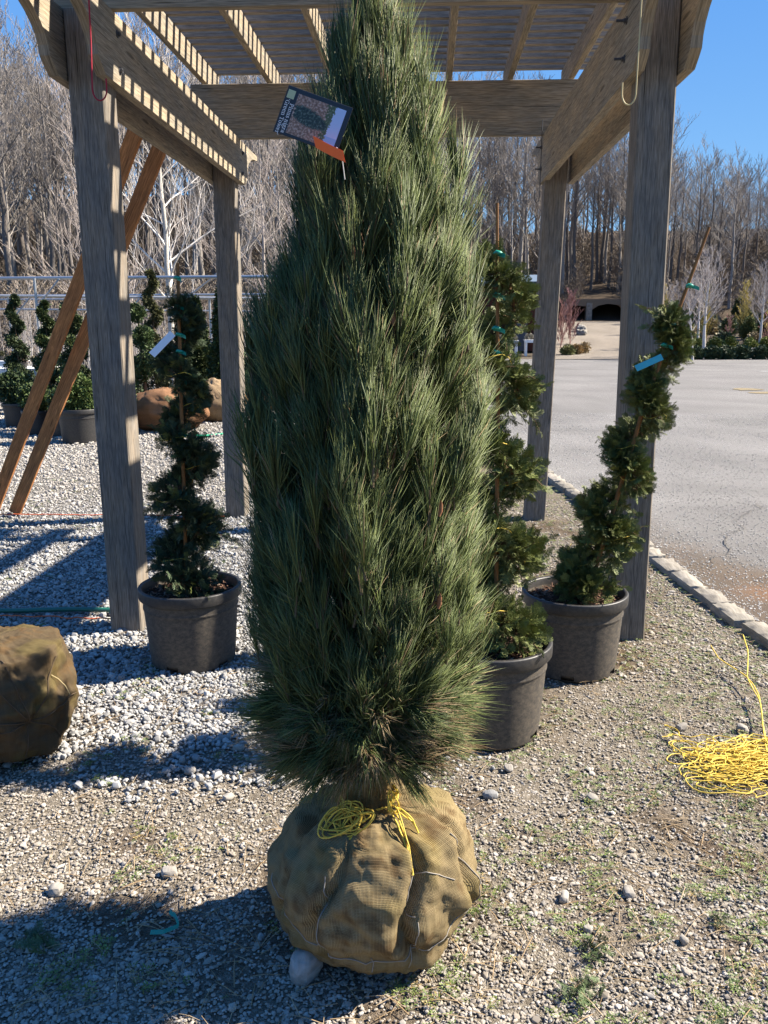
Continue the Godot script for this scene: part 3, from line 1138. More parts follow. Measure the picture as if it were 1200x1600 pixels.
class Ball:
	var ctr: Vector3
	var ax: Vector3
	var fn: FastNoiseLite
	var folds: Array
	var mesh: Msh
	var square := 0.0
	func at(an: float, pol: float, lift := 0.0) -> Vector3:
		var d := Vector3(sin(pol) * cos(an), cos(pol), sin(pol) * sin(an))
		if square > 0.0:
			var e := sqrt(d.x * d.x + d.z * d.z)
			d *= 1.0 + square * (1.0 / maxf(maxf(e, absf(d.y)), 0.5) - 1.0)
		var r := 1.0 + fn.get_noise_3dv(d * 1.3) * 0.09 + fn.get_noise_3dv(d * 3.1 + Vector3(9, 0, 0)) * 0.045 + fn.get_noise_3dv(Vector3(d.x, d.y * 0.35, d.z) * 9.0) * 0.022
		for f in folds:
			var da := absf(angle_difference(an, f[0] + 0.12 * sin(pol * 4.0 + f[0] * 7.0)))
			var w: float = f[2]
			var k := sin(clampf(pol, 0.0, PI)) * smoothstep(0.25, 0.8, pol) * (1.0 - smoothstep(1.7, 2.3, pol))
			r -= f[1] * 1.9 * exp(-pow(da / (w * 0.45), 2.0)) * k
			r += f[1] * 0.55 * exp(-pow((da - w * 1.5) / w, 2.0)) * k
		var p := Vector3(d.x * ax.x, d.y * ax.y, d.z * ax.z) * r
		# squarer than a ball, flat below
		p += Vector3(d.x * ax.x, 0, d.z * ax.z) * 0.10 * (1.0 - absf(d.y)) * 0.5
		var q := ctr + p + d * lift
		var fl := 0.004 + fn.get_noise_2d(q.x * 9.0, q.z * 9.0) * 0.004
		if q.y < fl + 0.03:
			q.y = fl + 0.03 * exp((q.y - fl - 0.03) / 0.06)
		return q

func burlap_ball(ctr: Vector3, ax: Vector3, sd: int, folds: Array, col: Color, sq := 0.0) -> Ball:
	var b := Ball.new()
	b.square = sq
	b.ctr = ctr
	b.ax = ax
	b.folds = folds
	b.fn = FastNoiseLite.new()
	b.fn.seed = sd
	b.fn.frequency = 1.0
	b.fn.fractal_octaves = 2
	var m := Msh.new()
	var NA := 150
	var NP := 80
	for j in NP + 1:
		var pol := PI * j / NP
		for i in NA + 1:
			var an := TAU * i / NA
			var p: Vector3 = b.at(an, pol)
			var s1 := b.fn.get_noise_3dv(p * 7.0 + Vector3(3, 0, 0))
			var s2 := b.fn.get_noise_3dv(p * 26.0)
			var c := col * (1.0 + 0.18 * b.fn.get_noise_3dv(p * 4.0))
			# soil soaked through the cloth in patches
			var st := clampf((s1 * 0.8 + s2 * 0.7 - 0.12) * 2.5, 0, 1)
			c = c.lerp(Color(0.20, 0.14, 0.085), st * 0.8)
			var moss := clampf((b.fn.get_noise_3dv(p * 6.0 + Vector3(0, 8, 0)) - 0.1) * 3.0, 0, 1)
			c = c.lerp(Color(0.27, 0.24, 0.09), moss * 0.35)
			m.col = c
			m.vert(p, Vector3(sin(pol) * cos(an), cos(pol), sin(pol) * sin(an)), Vector2(i / float(NA) * 8.0, j / float(NP) * 3.6))
	for j in NP:
		for i in NA:
			var k := j * (NA + 1) + i
			m.tri(k, k + 1, k + NA + 1)
			m.tri(k + 1, k + NA + 2, k + NA + 1)
	for j in NP + 1:
		for i in NA + 1:
			var a := m.v[j * (NA + 1) + posmod(i - 1, NA)]
			var e := m.v[j * (NA + 1) + posmod(i + 1, NA)]
			var c2 := m.v[maxi(j - 1, 0) * (NA + 1) + i]
			var d2 := m.v[mini(j + 1, NP) * (NA + 1) + i]
			var gg := (e - a).cross(d2 - c2)
			var id := j * (NA + 1) + i
			if gg.length_squared() > 1e-14:
				if gg.dot(m.n[id]) < 0: gg = -gg
				m.n[id] = gg.normalized()
	b.mesh = m
	return b

func build_left_ball() -> void:
	var ctr := Vector3(-1.555, 0.215, -2.80)
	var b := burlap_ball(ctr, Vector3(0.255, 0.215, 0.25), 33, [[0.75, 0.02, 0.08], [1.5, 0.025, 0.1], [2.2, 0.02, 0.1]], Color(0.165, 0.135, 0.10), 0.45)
	var g := thing("burlap_root_ball", "dark soil stained burlap root ball laced with brown string beside a potted spiral", "root ball", Vector3(ctr.x, 0, ctr.z))
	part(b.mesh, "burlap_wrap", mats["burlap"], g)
	var hub := [0.72, 1.75]
	for q in [[1.6, 0.45], [0.15, 0.9], [2.1, 1.55], [1.8, 2.1], [0.2, 2.2], [-0.1, 1.6], [1.0, 0.7], [0.8, 2.3]]:
		var pts := []
		var rad := []
		for k in 13:
			var t := k / 12.0
			pts.append(b.at(lerpf(hub[0], q[0], t), lerpf(hub[1], q[1], t) - 0.1 * sin(t * PI), 0.002))
			rad.append(0.0022)
		var m := Msh.new()
		m.tube(pts, rad, 5)
		part(m, "lacing_string", mats["twine_brown"], g)
	var lm := Msh.new()
	lm.tube([b.at(0.25, 1.1, 0.002), b.at(0.2, 1.2, 0.012), b.at(0.15, 1.35, 0.022), b.at(0.15, 1.5, 0.02)], [0.0013, 0.0013, 0.0012, 0.001], 5)
	part(lm, "loose_string", mats["tan_cord"], g)

# ---------------------------------------------------------------- potted spiral cypresses
func spray_mesh(sd: int) -> ArrayMesh:
	var g := RandomNumberGenerator.new()
	g.seed = sd
	var m := Msh.new()
	var leaf := func(p: Vector3, d: Vector3, len: float, w: float):
		var up := Vector3(g.randf_range(-0.35, 0.35), g.randf_range(-0.35, 0.35), 1).normalized()
		var s := d.cross(up).normalized()
		var nn := s.cross(d).normalized()
		if nn.z < 0: nn = -nn
		m.col = Color.WHITE * g.randf_range(0.7, 1.25)
		var mid := p + d * len * 0.5 + nn * 0.02
		m.face([p, mid + s * w, p + d * len, mid - s * w], nn, [Vector2.ZERO, Vector2.ZERO, Vector2.ZERO, Vector2.ZERO])
	var bend := g.randf_range(-0.5, 0.5)
	for k in 9:
		var t := k / 9.0
		var p := Vector3(0, t, -bend * t * t)
		leaf.call(p, Vector3(0, 1, -2.0 * bend * t).normalized(), 0.16, 0.022)
		for sd2: float in [-1.0, 1.0]:
			var L := (0.52 * (1.0 - t) + 0.14) * g.randf_range(0.7, 1.25)
			var d := Vector3(sd2 * 0.78, 0.62, g.randf_range(-0.45, 0.3)).normalized()
			var n := int(ceil(L / 0.12))
			for j in n:
				var q := p + d * L * j / n
				var dd := (d + Vector3(0, 0.12 * j, 0)).normalized()
				leaf.call(q, dd, 0.14, 0.024)
				leaf.call(q, (dd + Vector3(-sd2 * 0.7, 0.5, 0)).normalized(), 0.12, 0.022)
				leaf.call(q, (dd + Vector3(sd2 * 0.5, -0.5, g.randf_range(-0.4, 0.4))).normalized(), 0.10, 0.022)
	return m.mesh(mats["leaf"])

var sprays := []

func pot(parent: Node3D, c: Vector3, s := 1.0, detail := true) -> void:
	var seg := 64 if detail else 28
	var m := Msh.new()
	var prof := [Vector2(0.165, 0.004), Vector2(0.186, 0.004), Vector2(0.189, 0.01), Vector2(0.190, 0.032), Vector2(0.193, 0.05), Vector2(0.2, 0.14), Vector2(0.2075, 0.24), Vector2(0.209, 0.262), Vector2(0.2125, 0.265), Vector2(0.2128, 0.272), Vector2(0.2105, 0.275), Vector2(0.214, 0.318)]
	for k in prof.size(): prof[k] *= s
	var skip := {}
	if detail:
		for k in 5:
			for w in 3:
				skip[Vector2i(2, (k * 13 + 4 + w) % seg)] = true
	m.lathe(prof, seg, c, Vector2(2, 2), skip)
	var inn := [Vector2(0.209, 0.33), Vector2(0.200, 0.2), Vector2(0.186, 0.03), Vector2(0.182, 0.012), Vector2(0.0, 0.012)]
	for k in inn.size(): inn[k] *= s
	if detail:
		m.lathe(inn, seg, c)
	var po := part(m, "pot", mats["pot_plastic"] if detail else mats["pot_rim"], parent)
	var r := Msh.new()
	var rim := [Vector2(0.2145, 0.312), Vector2(0.226, 0.312), Vector2(0.2295, 0.316), Vector2(0.231, 0.335), Vector2(0.2305, 0.356), Vector2(0.227, 0.3615), Vector2(0.217, 0.3615), Vector2(0.2125, 0.356), Vector2(0.209, 0.33)]
	for k in rim.size(): rim[k] *= s
	r.lathe(rim, seg, c, Vector2(3, 3))
	part(r, "rim", mats["pot_rim"], po)
	var sm := Msh.new()
	sm.col = Color(0.075, 0.045, 0.032)
	var n := 14 if detail else 5
	for j in n + 1:
		for i in seg + 1:
			var an := TAU * i / seg
			var rad := 0.208 * s * j / n
			var p := Vector3(cos(an) * rad, 0, sin(an) * rad)
			var h := 0.315 * s + noise.get_noise_2d((p.x + c.x) * 14.0, (p.z + c.z) * 14.0) * 0.012 + 0.02 * s * (1.0 - float(j) / n)
			sm.vert(c + p + Vector3(0, h, 0), Vector3.UP, Vector2(p.x, p.z))
	for j in n:
		for i in seg:
			var k := j * (seg + 1) + i
			sm.tri(k, k + 1, k + seg + 1)
			sm.tri(k + 1, k + seg + 2, k + seg + 1)
	var so := part(sm, "soil", mats["soil"], parent)
	if detail:
		var sc := Scat.new()
		for k in 420:
			var an := rr(0, TAU)
			var rad := 0.2 * s * sqrt(rng.randf())
			var p := c + Vector3(cos(an) * rad, 0.324 * s + rr(-0.004, 0.008), sin(an) * rad)
			var t := rr(0.6, 1.5)
			var col := Color(0.13, 0.075, 0.052) * t
			if rng.randf() < 0.12: col = Color(0.30, 0.22, 0.16)
			sc.add(Transform3D(basis_y((Vector3.UP + rdir() * 0.7).normalized(), rr(0, TAU)) * Basis.from_scale(Vector3(rr(0.005, 0.014), rr(0.0015, 0.004), rr(0.003, 0.007))), p), col)
		multi(sc, "bark_chips", stone_mesh(3, mats["chip"]), so)

func stone_mesh(sd: int, m: Material) -> ArrayMesh:
	var g := RandomNumberGenerator.new()
	g.seed = sd
	var t := (1.0 + sqrt(5.0)) / 2.0
	var pv := [Vector3(-1, t, 0), Vector3(1, t, 0), Vector3(-1, -t, 0), Vector3(1, -t, 0), Vector3(0, -1, t), Vector3(0, 1, t), Vector3(0, -1, -t), Vector3(0, 1, -t), Vector3(t, 0, -1), Vector3(t, 0, 1), Vector3(-t, 0, -1), Vector3(-t, 0, 1)]
	for k in 12:
		pv[k] = pv[k].normalized() * g.randf_range(0.72, 1.22)
	var fc := [[0, 11, 5], [0, 5, 1], [0, 1, 7], [0, 7, 10], [0, 10, 11], [1, 5, 9], [5, 11, 4], [11, 10, 2], [10, 7, 6], [7, 1, 8], [3, 9, 4], [3, 4, 2], [3, 2, 6], [3, 6, 8], [3, 8, 9], [4, 9, 5], [2, 4, 11], [6, 2, 10], [8, 6, 7], [9, 8, 1]]
	var o := Msh.new()
	for f in fc:
		o.col = Color.WHITE * g.randf_range(0.92, 1.06)
		var a: Vector3 = pv[f[0]]
		var b: Vector3 = pv[f[1]]
		var c: Vector3 = pv[f[2]]
		var nn := (b - a).cross(c - a).normalized()
		if nn.dot(a + b + c) < 0: nn = -nn
		var k := o.v.size()
		# between faceted and worn
		o.vert(a, (nn + a.normalized() * 0.45).normalized()); o.vert(b, (nn + b.normalized() * 0.45).normalized()); o.vert(c, (nn + c.normalized() * 0.45).normalized())
		o.tri(k, k + 1, k + 2)
	return o.mesh(m)

func tie(parent: Node3D, p: Vector3, d: Vector3, key := "tie_green", len := 0.05, w := 0.014) -> void:
	var m := Msh.new()
	var s := d.normalized()
	var up := (Vector3.UP - s * s.y).normalized()
	var nn := s.cross(up)
	for sgn: float in [1.0, -1.0]:
		for k in 6:
			var t := k / 5.0
			var c := p + s * len * (t - 0.25) + nn * (0.006 * sin(t * 5.0) + 0.004 * sgn * 0.1) - Vector3.UP * 0.012 * t * t
			m.vert(c - up * w * 0.5, nn * sgn); m.vert(c + up * w * 0.5, nn * sgn)
			if k > 0:
				var b := m.v.size() - 4
				m.tri(b, b + 1, b + 2); m.tri(b + 1, b + 3, b + 2)
	# knot round the stake
	m.tube([p + Vector3(-0.012, 0, 0.004), p + Vector3(-0.006, 0.003, 0.014), p + Vector3(0.006, 0.0, 0.014), p + Vector3(0.012, 0, 0.002)], [0.005, 0.007, 0.007, 0.005], 6)
	part(m, "plastic_tie", mats[key], parent)

func spiral(called: String, label: String, base: Vector3, foot: Vector3, head: Vector3, turns: float, phase: float, hr: Vector2, br: Vector2, count: int, tint: Color, gaps: float) -> Node3D:
	var g := thing(called, label, "potted tree", base, "spiral cypresses in black pots")
	pot(g, base)
	var axis := head - foot
	var path := func(t: float) -> Vector3:
		var an := phase + t * turns * TAU
		var R := lerpf(hr.x, hr.y, t)
		return foot + axis * t + Vector3(cos(an) * R, 0, sin(an) * R)
	var st := Msh.new()
	st.col = Color(0.17, 0.105, 0.065)
	var pts := [base + Vector3(0, 0.30, 0)]
	var rad := [0.019]
	for k in 60:
		var t := k / 59.0
		var p: Vector3 = path.call(t)
		var a2 := foot + axis * t
		pts.append(a2.lerp(p, 0.75 * smoothstep(0.0, 0.08, t)))
		rad.append(lerpf(0.015, 0.004, t))
	st.tube(pts, rad, 7, Vector2(1, 4))
	part(st, "stem", mats["bark"], g)
	var sc := [Scat.new(), Scat.new(), Scat.new()]
	var tw := Msh.new()
	tw.col = Color(0.15, 0.10, 0.06)
	for k in count:
		var t := pow(rng.randf(), 1.15)
		var dens := noise.get_noise_1d(t * 16.0 + phase * 5.0)
		if dens < -0.22 - gaps and rng.randf() < 0.7:
			continue
		var p: Vector3 = path.call(t)
		var R := lerpf(br.x, br.y, t) * (1.0 + 0.45 * noise.get_noise_1d(t * 30.0 + phase))
		var d := rdir()
		d.y = d.y * 0.8 + 0.1
		var out := (p - (foot + axis * t))
		out.y = 0
		d = (d + out.normalized() * 0.35).normalized()
		var q := p + d * R * pow(rng.randf(), 0.55)
		var gd := (d + Vector3(0, 0.25, 0) + rdir() * 0.35).normalized()
		var s := rr(0.032, 0.055) * lerpf(1.0, 0.8, t)
		var tone := rr(0.65, 1.3)
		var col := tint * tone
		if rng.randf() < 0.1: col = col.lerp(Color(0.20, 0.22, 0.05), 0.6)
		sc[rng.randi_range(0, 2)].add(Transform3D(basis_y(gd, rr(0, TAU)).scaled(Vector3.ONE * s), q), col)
		if k % 4 == 0:
			tw.tube([p, p.lerp(q, 0.6) + rdir() * 0.005, q], [0.003, 0.0022, 0.0012], 4)
		# a few stray shoots
		if rng.randf() < 0.012:
			var e := q + (d * 0.07 + Vector3(0, rr(-0.02, 0.03), 0))
			tw.tube([q, q.lerp(e, 0.5) + Vector3(0, 0.012, 0), e], [0.002, 0.0016, 0.001], 4)
			for j in 5:
				var z := q.lerp(e, j / 4.0)
				sc[j % 3].add(Transform3D(basis_y((d + rdir() * 0.6).normalized(), rr(0, TAU)).scaled(Vector3.ONE * s * 0.8), z), col)
	part(tw, "twigs", mats["bark_far"], g).set_meta("kind", "stuff")
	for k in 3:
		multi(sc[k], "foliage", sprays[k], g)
	# yellow string wound round the trunk
	for q in 7:
		var t0 := 0.08 + q * 0.11
		var sp := []
		var sr := []
		for k in 14:
			var t := t0 + k * 0.004
			var p: Vector3 = path.call(clampf(t, 0, 1))
			var an := TAU * k / 13.0
			var R := lerpf(br.x, br.y, t) * 0.92
			sp.append(p + Vector3(cos(an) * R, 0.02 * sin(an * 2.0) + k * 0.003, sin(an) * R))
			sr.append(0.0016)
		var m := Msh.new()
		m.tube(sp, sr, 4)
		part(m, "string_loop", mats["twine_yellow"], g)
	return g

func build_cypresses() -> void:
	sprays = [spray_mesh(1), spray_mesh(2), spray_mesh(3)]
	var b1 := Vector3(-1.10, 0, -3.68)
	var g1 := spiral("potted_spiral_cypress", "spiral cypress with shade painted into its green, on upright stake with white label, black pot beside a post", b1, Vector3(-1.10, 0.37, -3.68), Vector3(-1.075, 1.60, -3.68), 4.2, 0.6, Vector2(0.07, 0.03), Vector2(0.098, 0.042), 3300, Color(0.052, 0.078, 0.036), 0.02)  # foliage tint darkened: the shade on this tree is painted into its colour
	var s1 := Msh.new()
	s1.tube([Vector3(-1.105, 0.3, -3.64), Vector3(-1.085, 1.1, -3.64), Vector3(-1.065, 1.76, -3.64)], [0.009, 0.008, 0.007], 8, Vector2.ONE, true)
	part(s1, "stake", mats["bamboo"], g1)
	for h in [1.70, 1.585, 1.47, 1.40, 1.28, 1.05]:
		tie(g1, Vector3(lerpf(-1.105, -1.065, (h - 0.3) / 1.46), h, -3.635), Vector3(rr(0.3, 1), 0, 0.5), "tie_green", 0.045)
	var lm := Msh.new()
	lm.bar(Vector3(-1.090, 1.475, -3.60), Vector3(-1.168, 1.388, -3.55), Vector3(0.3, 0.3, 1), 0.002, 0.030, 0.0006)
	part(lm, "white_label", mats["white_plastic"], g1)

	var b2 := Vector3(0.215, 0, -3.04)
	var g2 := spiral("potted_spiral_cypress", "green spiral cypress with bare stake tip, its black pot between the pine and another pot", b2, Vector3(0.235, 0.37, -3.04), Vector3(0.235, 1.72, -3.05), 4.6, -0.4, Vector2(0.08, 0.045), Vector2(0.092, 0.055), 3300, Color(0.135, 0.160, 0.044), 0.05)  # tint raised to yellow green, painting sunlight into the foliage colour
	var s2 := Msh.new()
	s2.tube([Vector3(0.235, 0.3, -3.0), Vector3(0.222, 1.2, -3.0), Vector3(0.204, 1.895, -3.0)], [0.009, 0.0075, 0.0055], 8, Vector2.ONE, true)
	part(s2, "stake", mats["bamboo"], g2)
	for h in [1.735, 1.60, 1.49, 1.41]:
		tie(g2, Vector3(0.21, h, -2.995), Vector3(rr(0.3, 1), 0, 0.5), "tie_green", 0.042)
	var gm := Msh.new()
	gm.tube([Vector3(0.235, 0.345, -2.98), Vector3(0.245, 0.40, -2.975), Vector3(0.24, 0.46, -2.98)], [0.008, 0.009, 0.006], 6)
	part(gm, "plastic_tie", mats["tie_green"], g2)

	var b3 := Vector3(0.625, 0, -3.66)
	var g3 := spiral("potted_spiral_cypress", "leaning green spiral cypress tied to a slanting stake, its black pot against a post", b3, Vector3(0.665, 0.37, -3.66), Vector3(0.99, 1.54, -3.62), 4.4, 1.2, Vector2(0.056, 0.025), Vector2(0.094, 0.05), 3300, Color(0.130, 0.156, 0.044), 0.03)  # same brightened tint, with the sunlit look put into the leaf colour
	var s3 := Msh.new()
	s3.tube([Vector3(0.665, 0.30, -3.62), Vector3(0.86, 1.15, -3.60), Vector3(0.955, 1.48, -3.60), Vector3(1.082, 1.875, -3.62)], [0.009, 0.009, 0.008, 0.006], 8, Vector2.ONE, true)
	part(s3, "stake", mats["bamboo"], g3)
	tie(g3, Vector3(1.012, 1.65, -3.59), Vector3(1, 0, 0.4), "tie_green", 0.05)
	tie(g3, Vector3(0.955, 1.50, -3.59), Vector3(-1, 0, 0.4), "tie_green", 0.04)
	tie(g3, Vector3(0.925, 1.42, -3.58), Vector3(0.6, 0, 0.6), "tie_green", 0.05)
	var tm := Msh.new()
	tm.bar(Vector3(0.905, 1.375, -3.52), Vector3(0.80, 1.33, -3.50), Vector3(0.0, 0.3, 1), 0.0016, 0.026, 0.0005)
	part(tm, "teal_label", mats["tie_teal"], g3)

# ---------------------------------------------------------------- small things on the ground
func build_small_things() -> void:
	# heap of yellow twine
	var g := thing("twine_heap", "tangled heap of bright yellow baling twine lying beside the stone kerb", "twine", Vector3(1.16, 0, -2.80))
	for k in 22:
		var pts := []
		var rad := []
		var n := 140
		var ph := rr(0, 100)
		var c := Vector3(rr(1.0, 1.34), 0, rr(-2.90, -2.66))
		var spin := rr(2.5, 5.0) * (1.0 if k % 2 == 0 else -1.0)
		for s in n:
			var t := s / float(n)
			var a := ph + t * TAU * spin + noise.get_noise_2d(ph, t * 2.0) * 1.6
			var R := 0.05 + 0.03 * noise.get_noise_2d(ph + 30.0, t * 2.5)
			var wx := noise.get_noise_2d(ph + 11.0, t * 2.2) * 0.30
			var wz := noise.get_noise_2d(ph + 17.0, t * 2.2) * 0.22
			var p := c + Vector3(wx + cos(a) * R * 1.4, 0.010 + maxf(0, 0.006 + 0.016 * noise.get_noise_2d(ph + 60.0, t * 4.0) + 0.001 * k), wz + sin(a) * R)
			pts.append(p); rad.append(0.0019)
		var m := Msh.new()
		m.col = Color.WHITE * rr(0.8, 1.2)
		m.tube(pts, rad, 5)
		part(m, "strand", mats["twine_yellow"], g)
	for q in [[Vector3(1.10, 0.02, -2.75), Vector3(0.98, 0.01, -2.72), Vector3(0.90, 0.008, -2.70)], [Vector3(1.2, 0.03, -2.72), Vector3(1.15, 0.012, -2.55), Vector3(1.32, 0.012, -2.48)],
		[Vector3(1.18, 0.03, -2.85), Vector3(1.24, 0.03, -3.05), Vector3(1.30, 0.04, -3.25), Vector3(1.32, 0.05, -3.45), Vector3(1.38, 0.10, -3.62), Vector3(1.40, 0.13, -3.75)],
		[Vector3(1.2, 0.03, -2.9), Vector3(1.25, 0.025, -3.08), Vector3(1.315, 0.04, -3.3), Vector3(1.33, 0.04, -3.5), Vector3(1.27, 0.05, -3.66), Vector3(1.25, 0.09, -3.72)]]:
		var m := Msh.new()
		var cv := Curve3D.new()
		for k in q.size():
			var a: Vector3 = q[maxi(k - 1, 0)]
			var b: Vector3 = q[mini(k + 1, q.size() - 1)]
			cv.add_point(q[k], (a - b) * 0.16, (b - a) * 0.16)
		var pts := []
		var rad := []
		for s in 25:
			pts.append(cv.sample_baked(cv.get_baked_length() * s / 24.0)); rad.append(0.0028)
		m.col = Color(1.1, 1.25, 1.6)
		m.tube(pts, rad, 5)
		part(m, "loose_strand", mats["twine_yellow"], g)
	# hoses
	var hm := Msh.new()
	var hp := []
	var hr := []
	for k in 30:
		var x := lerpf(-4.2, -1.64, k / 29.0)
		hp.append(Vector3(x, 0.028 + 0.004 * sin(x * 9.0), -4.27 + 0.03 * sin(x * 1.8))); hr.append(0.013)
	hm.tube(hp, hr, 10, Vector2.ONE, true)
	tag(part(hm, "garden_hose", mats["hose"]), "dark green garden hose lying straight over the gravel up to a post", "hose")
	var h2 := Msh.new()
	hp = []; hr = []
	for k in 50:
		var t := k / 49.0
		hp.append(Vector3(-3.7 + 2.6 * t, 0.03 + 0.01 * sin(t * 20.0), -11.9 + 0.25 * sin(t * 12.0))); hr.append(0.015)
	h2.tube(hp, hr, 8)
	tag(part(h2, "garden_hose", mat("hose_bright", lin(0.02, 0.30, 0.16), 0.4, null, null, 1, Vector3.ONE, false)), "bright green garden hose wriggling over the gravel behind the pergola", "hose")
	# orange string on the gravel
	for q in [[-4.6, -1.66, -6.62], [-2.3, -1.62, -4.17]]:
		var sm := Msh.new()
		hp = []; hr = []
		for k in 60:
			var t := k / 59.0
			var x := lerpf(q[0], q[1], t)
			hp.append(Vector3(x, 0.022 + 0.008 * noise.get_noise_1d(x * 8.0), q[2] + 0.05 * noise.get_noise_1d(x * 2.0 + 9.0))); hr.append(0.0035)
		sm.tube(hp, hr, 6)
		tag(part(sm, "orange_string", mats["orange_string"]), "orange marking string lying on the gravel " + ("across the feet of the raking boards" if q[2] < -6 else "close to the garden hose"), "string")
	# scrap of green plastic tie
	var rm := Msh.new()
	var cpt := [Vector3(-0.70, 0.018, -1.84), Vector3(-0.665, 0.024, -1.835), Vector3(-0.635, 0.02, -1.865), Vector3(-0.655, 0.022, -1.90), Vector3(-0.675, 0.02, -1.915)]
	for k in cpt.size():
		rm.vert(cpt[k] + Vector3(0, 0.004, -0.005), Vector3.UP); rm.vert(cpt[k] + Vector3(0, -0.002, 0.005), Vector3.UP)
		if k > 0:
			var b := rm.v.size() - 4
			rm.tri(b, b + 1, b + 2); rm.tri(b + 1, b + 3, b + 2)
	tag(part(rm, "tie_scrap", mats["tie_green"]), "curled scrap of green plastic tie lying on the shaded gravel", "tie")
	# cut sprigs of evergreen
	var first: Node3D = null
	for q in [[0.40, -1.86], [0.36, -1.72], [0.62, -1.60], [-0.96, -1.80], [0.74, -1.98]]:
		if first == null:
			first = thing("evergreen_sprig", "cut green evergreen sprig lying flat on the gravel", "sprig", Vector3.ZERO, "cut sprigs on the gravel")
			var sc := Scat.new()
			for k in 14:
				var an := rr(-0.5, 0.5) + (0.0 if k % 2 == 0 else PI * 0.1)
				var d := Vector3(sin(an), rr(0.05, 0.35), cos(an)).normalized()
				sc.add(Transform3D(basis_y(d, rr(0, TAU)).scaled(Vector3.ONE * rr(0.022, 0.036)), Vector3(rr(-0.02, 0.02), 0.008, -0.04 + k * 0.006)), Color(0.085, 0.12, 0.05) * rr(0.7, 1.3))
			multi(sc, "sprays", sprays[0], first)
			first.position = Vector3(q[0], 0, q[1])
		else:
			copy(first, Vector3(q[0], 0, q[1]), rr(0, TAU), "", rr(0.7, 1.2))

